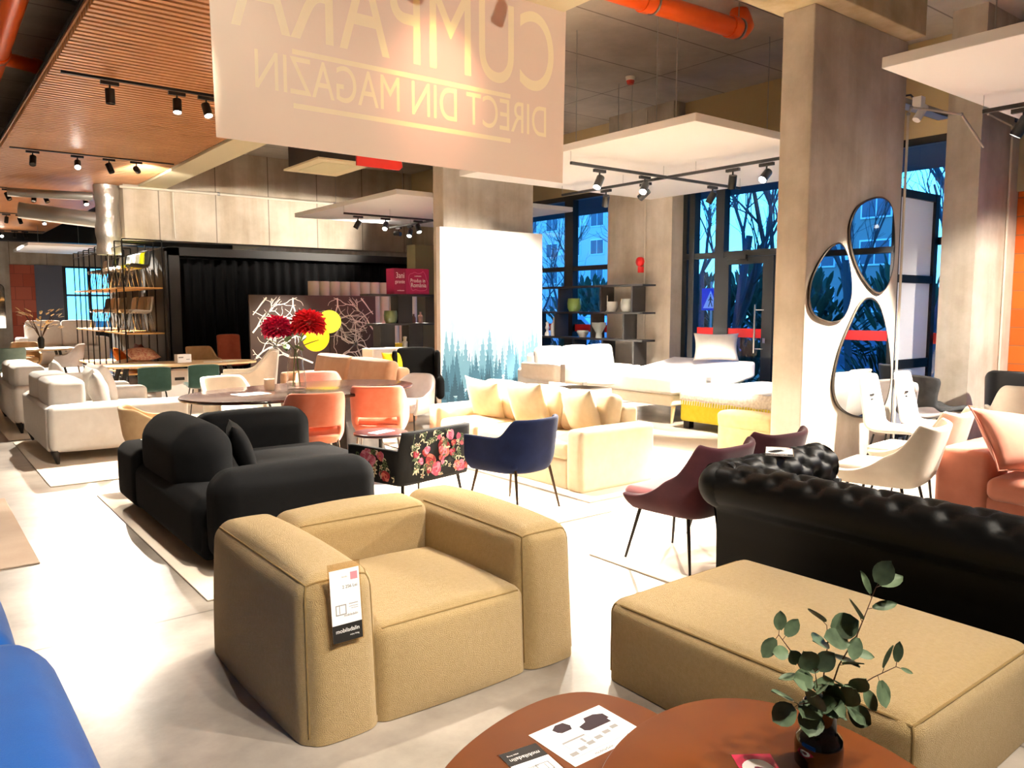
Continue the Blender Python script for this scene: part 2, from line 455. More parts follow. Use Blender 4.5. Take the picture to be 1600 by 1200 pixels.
# far window, facing down the hall
o = MB()
for (a, b) in ((5.2, 5.34), (6.1, 6.18), (7.1, 7.18), (8.1, 8.2)): box(o, a, b, 36, 36.12, 0, 3.35)
for (a, b) in ((0, .9), (2.15, 2.23), (3.27, 3.35)): box(o, 5.2, 8.2, 36.01, 36.11, a, b)
w4 = structure(o.build('window_4', M_frame, smooth=False))
g = MB(); g.add([(5.2,36.06,.9),(8.2,36.06,.9),(8.2,36.06,3.3),(5.2,36.06,3.3)], [(0,1,2,3)]); g.build('glass_pane', M_pane, w4, smooth=False)

# entrance door leaf in window_2
def door():
    mb = MB(); x0, x1 = XW-.06, XW+.02
    y0, y1, z0, z1 = 7.5, 8.5, .03, 2.54
    box(mb, x0, x1, y0, y0+.2, z0, z1); box(mb, x0, x1, y1-.13, y1, z0, z1); box(mb, x0, x1, y0+.2, y1-.13, z1-.12, z1); box(mb, x0, x1, y0+.2, y1-.13, z0, z0+.2)
    d = structure(mb.build('door_1', M_frame, smooth=False))
    b = MB(); box(b, XW-.045, XW-.04, y0+.2, y1-.13, 1.2, 1.35); b.build('safety_band', M_tape, d, smooth=False)
    h = MB(); tube(h, [(XW-.13, 7.78, .95), (XW-.13, 7.78, 1.75)], .016, 10)
    for z in (1.02, 1.66): tube(h, [(XW-.13, 7.78, z), (XW-.05, 7.66, z)], .01, 8)
    h.build('pull_handle', M_chrome, d)
    k = MB(); box(k, XW-.09, XW-.06, 7.6, 7.65, 1.12, 1.2); k.build('lock', M_chrome, d, smooth=False)
    c = MB(); box(c, XW-.12, XW-.06, 8.0, 8.38, 2.5, 2.57); tube(c, [(XW-.1, 8.1, 2.49), (XW-.2, 7.9, 2.47)], .012, 6); c.build('door_closer', M_black, d, smooth=False)
    mb2 = MB(); box(mb2, x0, x1, 6.5, 6.63, z0, z1); box(mb2, x0, x1, 7.3, 7.48, z0, z1); box(mb2, x0, x1, 6.63, 7.3, z1-.12, z1); box(mb2, x0, x1, 6.63, 7.3, z0, z0+.2)
    d2 = structure(mb2.build('door_2', M_frame, smooth=False))
    b = MB(); box(b, XW-.045, XW-.04, 6.63, 7.3, 1.2, 1.35); b.build('safety_band', M_tape, d2, smooth=False)
door()
# frosted vestibule screen
def screen():
    y = 5.0; x0, x1 = 8.95, 11.12; zt = 3.2
    mb = MB()
    for (a, b) in ((x0, x0+.1), (9.95, 10.07), (x1-.1, x1)): box(mb, a, b, y-.04, y+.04, 0, zt)
    for (a, b) in ((zt-.1, zt), (2.02, 2.12), (.9, 1.02), (0, .12)): box(mb, x0+.1, x1-.1, y-.035, y+.035, a, b)
    f = structure(mb.build('wall_vestibule_screen', M_frame, smooth=False))
    g = MB(); g.add([(x0+.1,y,.1),(x1-.1,y,.1),(x1-.1,y,zt-.1),(x0+.1,y,zt-.1)], [(0,1,2,3)]); g.build('frosted_pane', M_frost, f, smooth=False)
screen()

# ---------------------------------------------------------------- suspended white panels with rods
def panel(label, x0, x1, y0, y1, z, rods):
    mb = MB(); box(mb, x0, x1, y0, y1, z, z+.09)
    o = mb.build('suspended_panel', M_white, smooth=False, mods=[('bevel', .006, 2)])
    tag(o, label, 'ceiling panel', 'white panels hung from the slab')
    for (x, y) in rods:
        r = MB(); tube(r, [(x, y, z+.09), (x, y, 5.3)], .006, 5); r.build('hanging_rod', M_steel, o)
panel('large white panel hung in front of the blue windows above the white beds', 6.72, 10.9, 5.52, 9.95, 3.65, [(7.2,6.2),(7.2,6.5),(7.2,7.9),(7.2,8.2),(9.4,6.2),(9.4,6.5),(9.4,9),(9.4,9.3)])
panel('white panel hung before the concrete beam above the pink sofa', 6.9, 11.0, 12.15, 16.6, 3.65, [(7.4,12.8),(7.4,15.6),(10,12.8),(10,15.6)])
panel('white panel hung at the right edge above the pink velvet sofa', 6.48, 10.4, -.2, 3.41, 3.65, [(7.2,2.6),(7.2,2.85),(9.6,2.6),(9.6,.6)])
panel('far white panel beyond the timber slats, above the red block wall', 3.3, 5.6, 29, 33, 3.65, [(3.7,30),(5.2,32)])
# ---------------------------------------------------------------- tracks and spotlights
M_lens_on = emat('lit lens', (1, .93, .82), 60)
M_lens_off = mat('dark lens', '#3a3632', .2)
def track(label, p0, p1, hang=None, group='black lighting tracks'):
    p0, p1 = Vector(p0), Vector(p1); d = (p1-p0); L = d.length; a = math.atan2(d.y, d.x)
    t = thing('lighting_track', label, 'lighting track', p0.x, p0.y, p0.z, a, group)
    mb = MB(); box(mb, 0, L, -.018, .018, -.015, .02); mb.build('rail', M_black, t, smooth=False)
    if hang:
        n = max(2, int(L/1.2))
        for i in range(n+1):
            h = MB(); tube(h, [(L*i/n, 0, .02), (L*i/n, 0, hang)], .003, 5); h.build('hanger_wire', M_steel, t)
def spot(label, x, y, z, tx, ty, tz, on=0, power=0, angle=55, col=(1, .9, .76), along=0, vis=True, blend=.6):
    """fixture whose swivel sits at x,y,z under a track, head aimed at t"""
    t = thing('track_spotlight', label, 'spotlight', x, y, z, along, 'black track spotlights')
    a = MB(); box(a, -.1, .1, -.02, .02, -.05, -.012); a.build('adapter', M_black, t, smooth=False)
    s = MB(); tube(s, [(0,0,-.05), (0,0,-.12)], .011, 8); s.build('stem', M_black, t)
    d = (Vector((tx, ty, tz))-Vector((x, y, z-.15))).normalized()
    d = Matrix.Rotation(-along, 3, 'Z') @ d
    q = d.to_track_quat('-Z', 'Y').to_matrix().to_4x4(); M = Matrix.Translation((0, 0, -.15)) @ q
    h = MB(); lathe(h, [(.001,.055),(.05,.055),(.052,.05),(.052,-.115),(.047,-.118),(.045,-.105),(.001,-.105)], 20, M); hd = h.build('lamp_head', M_black, t)
    l = MB(); lathe(l, [(.001,-.108),(.044,-.1081)], 18, M); l.build('lens', M_lens_on if on else M_lens_off, hd)
    if power:
        ld = bpy.data.lights.new('spot_beam', 'SPOT'); ld.energy = power; ld.color = col; ld.spot_size = R(angle); ld.spot_blend = blend
        ld.shadow_soft_size = .05
        lo = bpy.data.objects.new('spot_beam', ld); C.objects.link(lo); lo.parent = t
        lo.matrix_local = M @ Matrix.Translation((0, 0, -.13))
for (y, w) in ((-.2, 'behind the viewer'), (4.6, 'overhead'), (6.6, 'hidden behind the banner'), (10.4, 'nearest in view'), (15.7, 'second in view'), (21, 'third in view'), (26.6, 'fourth in view'), (32.3, 'farthest')):
    track('black track across the timber slats, %s' % w, (1.6, y, 4.36), (4.2, y, 4.36))
track('black track along the white window panel, parallel to the bed ends', (6.75, 7.5, 3.5), (10.2, 7.5, 3.5), .15)
track('black track under the white window panel, running toward the windows', (8.55, 5.65, 3.5), (8.55, 9.7, 3.5), .15)
track('black track under the white panel above the pink sofa', (6.85, 14.1, 3.5), (8.85, 14.1, 3.5), .15)
track('short black track returning under the white panel above the pink sofa', (8.9, 14.16, 3.5), (8.9, 16, 3.5), .15)
track('black track under the white panel at the right edge', (8.03, 3.24, 3.5), (8.03, .2, 3.5), .15)
W = 1.0; B = 1.35
ZS = 4.345
# on the timber slats
spot('unlit spotlight pointing straight down on the nearest track', 2.1, 10.4, ZS, 2.1, 10.3, 0, 0)
spot('lit spotlight beside the banner edge, left of the pair', 2.85, 10.4, ZS, 2.5, 9.2, 0, 1, 800*W*1.3)
spot('lit spotlight beside the banner edge, right of the pair', 3.2, 10.4, ZS, 3.6, 8.3, 0, 1, 800*W*1.3)
spot('unlit spotlight left of the bright lamp on the second track', 1.93, 15.7, ZS, 1.6, 14.5, 2, 0)
spot('bright lit spotlight pointing at the viewer on the second track', 2.6, 15.7, ZS, 1.9, 11.2, 0, 1, 1100*W*1.3)
spot('unlit spotlight right of the bright lamp on the second track', 3.1, 15.7, ZS, 4.0, 14.9, 1.5, 0)
spot('spotlight last on the second track, its light added to wash the concrete beam', 3.55, 15.7, ZS, 5.0, 18.9, 3.8, 1, 150*W, 80)  # the real fixture is unlit; this beam is added to brighten the concrete
spot('spotlight leftmost on the third track', 2.05, 21, ZS, 2.8, 20.2, 2, 0)
spot('spotlight in the middle of the third track, tilted left', 2.56, 21, ZS, 2.2, 20, 2, 0)
spot('spotlight in the middle of the third track, tilted right', 2.79, 21, ZS, 3.4, 20, 2, 0)
spot('lit spotlight on the third track before the foil duct', 3.6, 21, ZS, 3.95, 18.6, 1.0, 1, 1900*W*1.3)
spot('spotlight leftmost on the fourth track', 2.54, 26.6, ZS, 2.2, 26, 2, 0)
spot('spotlight in the middle of the fourth track', 2.86, 26.6, ZS, 3.4, 26, 2, 0)
spot('lit spotlight on the fourth track', 3.46, 26.6, ZS, 3.4, 23.6, .5, 1, 3600*W*1.3)
spot('spotlight left on the farthest track', 2.9, 32.3, ZS, 3.6, 28, .8, 1, 5000*W)
spot('spotlight middle of the farthest track', 3.3, 32.3, ZS, 3.1, 31, 2, 0)
spot('spotlight right on the farthest track', 3.6, 32.3, ZS, 4.3, 31, 2, 0)
spot('added spotlight on the nearest track, unseen behind the banner, brightening the cream sofa', 3.6, 10.4, ZS, 5.1, 7.0, .6, 1, 900*W, 42)  # added lamp, out of sight, fills the front of the cream sofa
spot('second added spotlight on the nearest track, unseen behind the banner', 3.95, 10.4, ZS, 5.2, 6.0, .6, 1, 900*W, 42)  # second unseen fill lamp added for the same sofa
# overhead, out of frame
spot('overhead spotlight aimed at the walkway floor', 1.9, 4.6, ZS, .85, 5.3, 0, 1, 540*W*.62, 46)
spot('overhead spotlight aimed at the walkway beside the grey sofa', 1.62, 4.6, ZS, .7, 8.6, 0, 1, 330*W*.62, 36)
spot('overhead spotlight aimed at the beige armchair', 3.9, 4.6, ZS, 2.1, 3.5, 0, 1, 440*W*.62, 50)
spot('overhead spotlight aimed past the beige armchair', 3.2, 4.6, ZS, 3.4, 4.0, 0, 1, 440*W*.62, 50)
spot('overhead spotlight aimed at the foreground', 2.2, -.2, ZS, 1.6, 2.8, 0, 1, 260*W*.62, 75)
spot('overhead spotlight added to brighten the front of the banner', 2.6, -.2, ZS, 3.2, 5.5, 3.9, 1, 270*W, 60)  # added lamp out of frame, lifts the cloth from the viewer side
spot('overhead spotlight aimed at the ottoman', 3.6, -.2, ZS, 3.1, 1.9, 0, 1, 420*W*.62, 70)
spot('overhead spotlight aimed at the blue sofa', 1.7, -.2, ZS, .2, 1.9, 0, 1, 300*W*.62, 60)
# window panel
ZA = 3.485
spot('spotlight on the window panel track nearest the banner', 7.25, 7.5, ZA, 5.3, 7.0, .3, 1, 1300*W*B)
spot('spotlight left of the crossing of the window panel tracks', 8.1, 7.5, ZA, 5.4, 6.2, .3, 1, 1400*W*B)
spot('spotlight just past the crossing of the window panel tracks, angled left', 8.55, 7.9, ZA, 7.9, 11.2, .9, 1, 560*W*B, 78, along=PI/2)
spot('spotlight behind the crossing of the window panel tracks', 8.55, 8.7, ZA, 9.4, 10, .6, 1, 800*W*B, along=PI/2)
spot('lit spotlight of the window panel, left of the pair by the column', 8.55, 6.4, ZA, 9.3, 7.3, .4, 1, 600*W*B, 60, along=PI/2)
spot('lit spotlight of the window panel, nearest the column', 8.55, 5.9, ZA, 5.0, 5.8, .2, 1, 900*W*B, 60, along=PI/2)
spot('lit spotlight before the door glass', 9.55, 7.5, ZA, 8.9, 9.0, .5, 1, 600*W*B)
# pink sofa panel
spot('spotlight left on the track above the pink sofa', 7.15, 14.1, ZA, 6.2, 14.8, 1.3, 1, 350*W*B)
spot('lit spotlight above the yellow lamp', 7.75, 14.1, ZA, 6.0, 12.2, .5, 1, 800*W*B)
spot('spotlight right on the track above the bookshelf', 8.9, 15.1, ZA, 7.9, 14.2, 1.6, 1, 800*W*B, along=PI/2)
spot('spotlight added on the short return track to wash the beam', 8.9, 15.6, ZA, 7.6, 18.9, 3.9, 1, 300*W, 80, along=PI/2)  # extra lamp added to lighten the upper concrete
spot('spotlight on the track above the pink sofa aimed at the white board', 8.5, 14.1, ZA, 8.4, 12.5, .3, 1, 300*W, 60)
# right panel
spot('spotlight on the right panel track aimed at the mirrors', 8.03, 2.9, ZA, 7.7, 4.25, .9, 1, 650*W*B, 60, along=PI/2)
spot('spotlight on the right panel track aimed at the white chairs', 8.03, 2.0, ZA, 6.7, 3.2, .4, 1, 480*W*B, 60, along=PI/2)
spot('spotlight on the right panel track aimed at the pink sofa', 8.03, 1.0, ZA, 6.6, 1.9, .3, 1, 230*W*B, 60, along=PI/2)
spot('spotlight on the right panel track aimed at the wine chairs', 8.03, 1.5, ZA, 4.5, 3.4, .3, 1, 300*W*B, 50, along=PI/2)

spot('spotlight added on the right panel track to brighten the orange blocks', 8.03, .5, ZA, 11, 3.7, 1.0, 1, 620*W*B, 50, along=PI/2)  # added lamp, brightens the block wall and the black chair

# ---------------------------------------------------------------- dusk outside
wd = bpy.data.worlds.new('dusk'); bpy.context.scene.world = wd; wd.use_nodes = True
nt = wd.node_tree; bg = nt.nodes['Background']
tc = nt.nodes.new('ShaderNodeTexCoord'); sp = nt.nodes.new('ShaderNodeSeparateXYZ'); nt.links.new(tc.outputs['Generated'], sp.inputs[0])
rp = nt.nodes.new('ShaderNodeValToRGB'); rp.color_ramp.elements[0].position = .0; rp.color_ramp.elements[1].position = .5
rp.color_ramp.elements[0].color = (.10, .55, 1, 1); rp.color_ramp.elements[1].color = (.02, .20, .8, 1)
nt.links.new(sp.outputs[2], rp.inputs[0]); nt.links.new(rp.outputs[0], bg.inputs[0]); bg.inputs[1].default_value = 1.9

# ---------------------------------------------------------------- camera
cd = bpy.data.cameras.new('camera'); cam = bpy.data.objects.new('camera', cd); C.objects.link(cam)
cam.location = (0, 0, 1.70); cam.rotation_euler = (R(90-5.56), 0, R(-37.8))
cd.sensor_width = 36; cd.sensor_fit = 'HORIZONTAL'; cd.lens = 1228/1600*36; cd.clip_start = .05; cd.clip_end = 300
sc = bpy.context.scene; sc.camera = cam
sc.view_settings.view_transform = 'Standard'; sc.view_settings.look = 'None'; sc.view_settings.gamma = 1
sc.view_settings.use_curve_mapping = False; sc.view_settings.exposure = 1.58
sc.cycles.use_denoising = True; sc.cycles.max_bounces = 10; sc.cycles.diffuse_bounces = 6; sc.cycles.transparent_max_bounces = 12
sc.cycles.sample_clamp_indirect = 6
# ---------------------------------------------------------------- upholstery materials
F_boucle = fabric('sand boucle', '#bd9f6b', '#caae7a', 330, 1.0, .3, 60)
F_seam = mat('boucle seam', '#8a7145', .95)
F_black = fabric('black weave', '#050506', '#08080a', 400, .3, 0)
F_blue = fabric('royal blue velvet', '#0a58b4', '#1268c4', 500, .15, .6, 6)
F_navy = fabric('navy velvet', '#0f1734', '#152044', 500, .15, .15, 8)
F_grey = fabric('pale grey weave', '#cfc9c2', '#d8d3cc', 420, .3, .1)
F_greyd = fabric('grey cushion weave', '#a9a29b', '#b8b1a9', 420, .3, .1)
F_cream = fabric('cream weave', '#dfcba8', '#e6d5b6', 420, .25, .1)
F_coral = fabric('coral velvet', '#c96a4c', '#d27c60', 500, .12, .35, 9)
F_wine = fabric('wine velvet', '#41222a', '#532c33', 500, .12, .3, 7)
F_winel = fabric('dusty pink velvet', '#9a5f62', '#a86d6e', 500, .12, .7, 7)
F_pink = fabric('rose velvet', '#b9745f', '#c8836d', 500, .12, .6, 7)
F_white = fabric('white leatherette', '#ece6de', '#f1ece5', 120, .05, .05, 10, .55)
F_cwhite = fabric('warm white weave', '#ddd2c1', '#e5dbcb', 400, .25, .1)
F_lgrey = fabric('light grey weave', '#bfb6b3', '#c9c1be', 420, .25, .1)
F_tan = fabric('tan weave', '#b9986f', '#c6a67e', 420, .25, .1)
F_green = fabric('bottle green velvet', '#2c443c', '#36524a', 500, .15, .4, 9)
F_brick = fabric('brick velvet', '#a4503a', '#ae5b44', 500, .15, .4, 9)
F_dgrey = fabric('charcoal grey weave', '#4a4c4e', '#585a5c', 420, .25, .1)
F_leather = mat('black leather', '#040404', .5, bump=(140, .05, 3), spec=.18)
F_rug = fabric('pale flat rug', '#cdbfae', '#d8ccbc', 60, .15, 0, 3)
F_rugd = fabric('worn taupe rug', '#b09a86', '#c3b09d', 60, .15, 0, 2)
F_yellow = fabric('lemon fabric', '#c9bd2e', '#d6cb46', 420, .2, .1)
F_bp = fabric('nude velvet', '#b98d6d', '#c79d7d', 500, .12, .5, 7)
M_walnut = None

def pipe_on(mb, f, pts, r=.006, n=6): tube(mb, [f(p) for p in pts], r, n)

def price_card(parent_thing=None): pass

# ---------------------------------------------------------------- sand boucle armchair
def armchair():
    t = thing('armchair', 'chunky sand boucle armchair with wide square arms and a hanging price tag', 'armchair', 1.84, 3.34)
    # local frame: x -.71...71, y -.6..+.58 ; front is -y
    def piece(nm, c, size, r, puff, taper=None, n=8, edges=()):
        flat = lambda o: [o[0], o[1], max(o[2], -c[2]+.004)]
        mb = MB(); rbox(mb, c, size, r, puff, n, 4, taper, fn=flat); o = mb.build(nm, F_boucle, t)
        h = [s/2 for s in size]; f = rb_map(h, r, puff, taper)
        for e in edges:
            pb = MB(); N = 18; (a, b) = e; pts = []
            for i in range(N+1):
                p = [(a[k]+(b[k]-a[k])*i/N)*h[k] for k in range(3)]; q = f(p)
                if q[2]+c[2] > .02: pts.append((q[0]+c[0], q[1]+c[1], q[2]+c[2]))
            tube(pb, pts, .0045, 6); pb.build('seam_piping', F_seam, o)
        return o
    E_ = lambda s: (((-s,-1,1),(-s,1,1)), ((s,-1,1),(s,.62,1)), ((-1,-1,1),(1,-1,1)), ((-s,-1,-1),(-s,-1,1)), ((s,-1,-1),(s,-1,1)))
    piece('left_arm', (-.535, 0, .285), (.345, 1.19, .75), .085, (.035,.04,.04), (.93,.93), 8, E_(1))
    piece('right_arm', (.535, 0, .285), (.345, 1.19, .75), .085, (.035,.04,.04), (.93,.93), 8, E_(-1))
    piece('backrest', (0, .42, .285), (.80, .34, .73), .08, (0,.03,.03), (1,.95), 8, (((-.9,-1,1),(.9,-1,1)),))
    piece('seat_base', (0, -.15, .165), (.80, .87, .49), .06, (0,.045,.05), (.98,.97), 8, (((-.93,-1,1),(.93,-1,1)),))
    return t
armchair()

def price_tag(label, M, w=.125, h=.28, part='2 256 Lei'):
    """clear pocket with a printed card; local x across, y up, z toward the reader"""
    t = thing('price_tag', label, 'price tag'); t.matrix_world = M
    p = MB(); box(p, -w/2-.006, w/2+.006, -h/2-.006, h/2+.026, -.0012, -.0004); p.build('plastic_pocket', M_pocket, t, smooth=False)
    c = MB(); box(c, -w/2, w/2, -h/2, h/2, 0, .0008); c.build('card', M_paper, t, smooth=False)
    b = MB(); box(b, -w/2, w/2, -h/2, -h/2+.068, .0008, .0012); b.build('black_band', M_ink, t, smooth=False)
    text_mesh('mobiladalin', .0225, 'band_lettering', M_paper, t, TM(0, -h/2+.043, .0014), .0002, sx=.98)
    text_mesh('enjoy living', .0085, 'band_lettering', M_paper, t, TM(.028, -h/2+.022, .0014), .0002)
    text_mesh(part, .017, 'price_lettering', M_ink, t, TM(.0-.002+.022, h/2-.07, .0010), .0002)
    text_mesh('mobiladalin', .013, 'card_lettering', M_ink, t, TM(.018, -h/2+.1, .0010), .0002)
    text_mesh('fotoliu', .009, 'card_lettering', M_grey_ink, t, TM(.0, h/2-.03, .0010), .0002)
    s = MB(); box(s, w/2-.038, w/2-.008, h/2-.046, h/2-.016, .0008, .0010); s.build('pink_square', M_red_ink, t, smooth=False)
    d = MB()
    for (a, b2, c2, d2) in ((-.045,.0,.0,.004),(-.045,.0,-.036,-.032),(-.045,-.041,-.036,.004),(-.004,0,-.036,.004),(-.03,-.027,-.03,0),(.012,.05,0,.003),(.012,.05,-.01,-.008),(.02,.05,-.018,-.016)):
        box(d, a, b2, c2, d2, .0008, .0010)
    d.build('line_drawing', M_grey_ink, t, smooth=False)
    return t
def basis(o, x, y, z):
    return Matrix(((x[0],y[0],z[0],o[0]),(x[1],y[1],z[1],o[1]),(x[2],y[2],z[2],o[2]),(0,0,0,1)))
price_tag('white price tag with black band hanging on the beige armchair front',
          basis((1.303, 2.732, .55), (1,0,0), (0,.1,.995), (0,-.995,.1)))

# ---------------------------------------------------------------- ottoman
def ottoman():
    t = thing('ottoman', 'large square sand boucle ottoman in front of the black tufted sofa', 'ottoman', 2.985, 1.79)
    mb = MB(); c = (0, 0, .15); size = (1.02, 1.40, .46); rbox(mb, c, size, .07, (.02,.02,.025), 10, 3, fn=lambda o: [o[0], o[1], max(o[2], -.146)])
    o = mb.build('cushion_block', F_boucle, t)
    f = rb_map([s/2 for s in size], .07, (.02,.02,.025)); h = [s/2 for s in size]
    for (a, b) in (((-1,-1,1),(-1,1,1)),((-1,-1,1),(1,-1,1)),((1,-1,1),(1,1,1)),((-1,1,1),(1,1,1)),((-1,-1,-.5),(-1,-1,1)),((-1,1,-.5),(-1,1,1))):
        pts = []
        for i in range(15):
            p = [(a[k]+(b[k]-a[k])*i/14)*h[k] for k in range(3)]; q = f(p); pts.append((q[0]+c[0], q[1]+c[1], q[2]+c[2]+.001))
        pb = MB(); tube(pb, pts, .0055, 6); pb.build('seam_piping', F_seam, o)
ottoman()

# ---------------------------------------------------------------- black tufted sofa
def chesterfield():
    t = thing('tufted_sofa', 'black leather button-tufted sofa with rolled arms, seen from behind', 'sofa', 3.75, 0)
    def tuft(u, v, A=.024):      # u along (metres), v across; diamond lattice
        pu, pv = .22, .17
        a = u/pu; b = v/pv
        best = 9
        for (ou, ov) in ((0, 0), (.5, .5)):
            du = (a-ou)-round(a-ou); dv = (b-ov)-round(b-ov); best = min(best, (du*pu)**2+(dv*pv)**2)
        dip = math.exp(-best/(2*.028**2))
        s1 = abs(math.sin(PI*(a+b))); s2 = abs(math.sin(PI*(a-b)))
        crease = math.exp(-min(s1, s2)/.22)
        return -A*dip-.012*crease+.010
    # cross profile (d outward, z up) going from outside foot over the roll to the inside seat
    rc, zc, rr = -.005, .67, .135
    P = [(-.03, .05), (-.03, .2), (-.035, .4), (-.055, .53)]
    for k in range(17):
        a = R(215-k*(215+35)/16); P.append((rc+rr*math.cos(a)*1.05-.0, zc+rr*math.sin(a)))
    P += [(.155, .5), (.17, .4), (.18, .32)]
    L = [0]
    for i in range(1, len(P)): L.append(L[-1]+math.hypot(P[i][0]-P[i-1][0], P[i][1]-P[i-1][1]))
    def prof(s):
        s *= L[-1]
        for i in range(1, len(P)):
            if s <= L[i]+1e-9:
                k = (s-L[i-1])/(L[i]-L[i-1]); return (P[i-1][0]+(P[i][0]-P[i-1][0])*k, P[i-1][1]+(P[i][1]-P[i-1][1])*k, s)
        return P[-1]+(s,)
    def nrm(s):
        a = prof(max(0, s-.01)); b = prof(min(1, s+.01)); d = (b[0]-a[0], b[1]-a[1]); l = math.hypot(*d) or 1
        return (-d[1]/l, d[0]/l)
    s0 = L[7]/L[-1]
    def surf(u, v, length, flip):
        d, z, s = prof(v); nx, nz = nrm(v)
        w = max(0, min(1, (v-s0)/.05)); h = tuft(u*length, s, .026)*w
        return (d+nx*h, z+nz*h, u*length)
    y0, y1 = -.35, 2.82
    mb = MB(); Ln = y1-y0
    grid(mb, lambda u, v: (surf(u, v, Ln, 0)[0], y0+Ln*u, surf(u, v, Ln, 0)[1]), 210, 84)
    mb.build('backrest', F_leather, t, angle=0)
    b = MB()
    k = 0
    for i in range(0, 18):
        for j in (0, .5):
            pass
    # arm, roll running along +x at the far end
    mb = MB(); La = 1.02
    def armf(u, v):
        d, z, _ = surf(u, v, La, 0); return (-.03+La*u, 2.80-d, z)
    grid(mb, armf, 70, 84)
    # front scroll of the arm
    n = 24; o = len(mb.v); vs = [(La-.02, 2.80-rc, zc)]+[(La-.02, 2.80-(rc+rr*1.04*math.cos(2*PI*k/n)), zc+rr*math.sin(2*PI*k/n)) for k in range(n)]
    mb.add(vs, [(0, 1+k, 1+(k+1) % n) for k in range(n)])
    box(mb, La-.06, La-.03, 2.64, 2.88, .05, .6)
    mb.build('left_arm', F_leather, t, angle=0)
    # end cap of the back roll
    mb = MB(); vs = [(rc, y1-.002, zc)]+[(rc+rr*1.05*math.cos(2*PI*k/n), y1+.006, zc+rr*math.sin(2*PI*k/n)) for k in range(n)]
    mb.add(vs, [(0, 1+k, 1+(k+1) % n) for k in range(n)]); box(mb, -.03, .15, 2.76, 2.83, .05, .62); sphere(mb, (-.015, 2.81, .67), (.138, .138, .136), 20)
    mb.build('end_panel', F_leather, t)
    mb = MB(); rbox(mb, (.52, 1.2, .25), (.76, 2.9, .3), .05, (0,0,.02)); mb.build('seat_base', F_leather, t)
    for yy in (.3, 1.25, 2.2):
        mb = MB(); rbox(mb, (.55, yy, .44), (.78, .93, .15), .06, (0,0,.03)); mb.build('seat_cushion', F_leather, t)
    for (x, y) in ((.0, 2.7), (.9, 2.7), (.0, -.2), (.9, -.2)): leg(t, (x, y, .1), (x, y, 0), .035, .025, M_legblk)
chesterfield()
price_tag('clear pocketed price tag lying face up on the tufted sofa arm', basis((4.28, 2.80, .806), (.55,-.83,0), (.83,.55,0), (0,0,1)), .16, .3, '6 990 Lei')

# ---------------------------------------------------------------- walnut coffee table
M_walnut = mat('walnut veneer', '#5a2a00', .45, var=(5, '#6b3500', .3), spec=.3)
def coffee():
    t = thing('coffee_table', 'walnut nesting coffee table with two overlapping pebble-shaped tops', 'coffee table', 1.5, 1.4)
    low = [(1.16,1.80),(1.42,1.90),(1.66,1.915),(1.80,1.83),(1.85,1.62),(1.78,1.32),(1.55,1.08),(1.22,1.0),(.95,1.12),(.86,1.36),(.95,1.62)]
    hi = [(1.38,1.40),(1.52,1.50),(1.72,1.555),(1.93,1.54),(2.09,1.43),(2.16,1.22),(2.13,.95),(2.0,.7),(1.75,.6),(1.5,.72),(1.36,.95),(1.32,1.2)]
    for (nm, pl, z, hh) in (('lower_top', low, .402, .03), ('upper_top', hi, .452, .03)):
        poly = smooth_poly([(x-1.5, y-1.4) for x, y in pl], 6)
        if sum(poly[i-1][0]*poly[i][1]-poly[i][0]*poly[i-1][1] for i in range(len(poly))) < 0: poly.reverse()
        mb = MB(); prism(mb, poly, z-hh, z, .009); mb.build(nm, M_walnut, t, angle=30)
        cx = sum(p[0] for p in poly)/len(poly); cy = sum(p[1] for p in poly)/len(poly)
        for k in range(3):
            a = 2*PI*k/3+.6; p = (cx+.24*math.cos(a), cy+.24*math.sin(a)); q = (cx+.3*math.cos(a), cy+.3*math.sin(a))
            leg(t, (p[0], p[1], z-hh), (q[0], q[1], 0), .018, .012, M_walnut)
coffee()
def flyer():
    t = thing('flyer', 'white product flyer with dark sofa pictures on the lower table top', 'flyer', 1.585, 1.665, .4025)
    rz = 0
    mb = MB(); box(mb, -.148, .148, -.105, .105, 0, .0008); mb.build('sheet', M_paper, t, smooth=False)
    dk = mat('plum print', '#2c1a22', .7)
    for (nm, pts) in (('sofa_picture', [(.02,.01),(.11,.01),(.11,.03),(.12,.03),(.12,.06),(.09,.075),(.05,.075),(.04,.055),(.005,.045),(.005,.02)]), ('armchair_picture', [(-.06,.05),(-.02,.05),(-.01,.07),(-.02,.095),(-.05,.097),(-.075,.08),(-.07,.06)])):
        b = MB(); prism(b, [(x, y) for x, y in pts], .0008, .0012); b.build(nm, dk, t, smooth=False)
    d = MB()
    box(d, -.10, -.01, .0, .008, .0008, .0011); box(d, -.10, -.098, -.035, .0, .0008, .0011); box(d, -.012, -.01, -.035, .0, .0008, .0011)
    box(d, -.04, -.03, -.03, -.005, .0008, .0011)
    for k in range(6): box(d, -.12+.04*k, -.092+.04*k, -.065+.008*k, -.048+.008*k, .0008, .0011)
    box(d, -.13, .1, -.075, -.073, .0008, .0011)
    d.build('line_drawing', M_grey_ink, t, smooth=False)
    text_mesh('mobiladalin', .017, 'flyer_lettering', M_ink, t, TM(-.02, -.092, .0011, 0, 0, 0), .0002)
    text_mesh('SEVILLA', .014, 'flyer_lettering', M_ink, t, TM(.105, -.04, .0011, 0, 0, 0), .0002) if False else None
flyer()
price_tag('price tag with black mobile band upside down on the lower table edge' if False else 'price tag with black band lying upside down beside the white flyer',
          basis((1.345, 1.60, .4035), (-1,.13,0), (-.13,-1,0), (0,0,1)), .125, .26, '1 290 Lei')
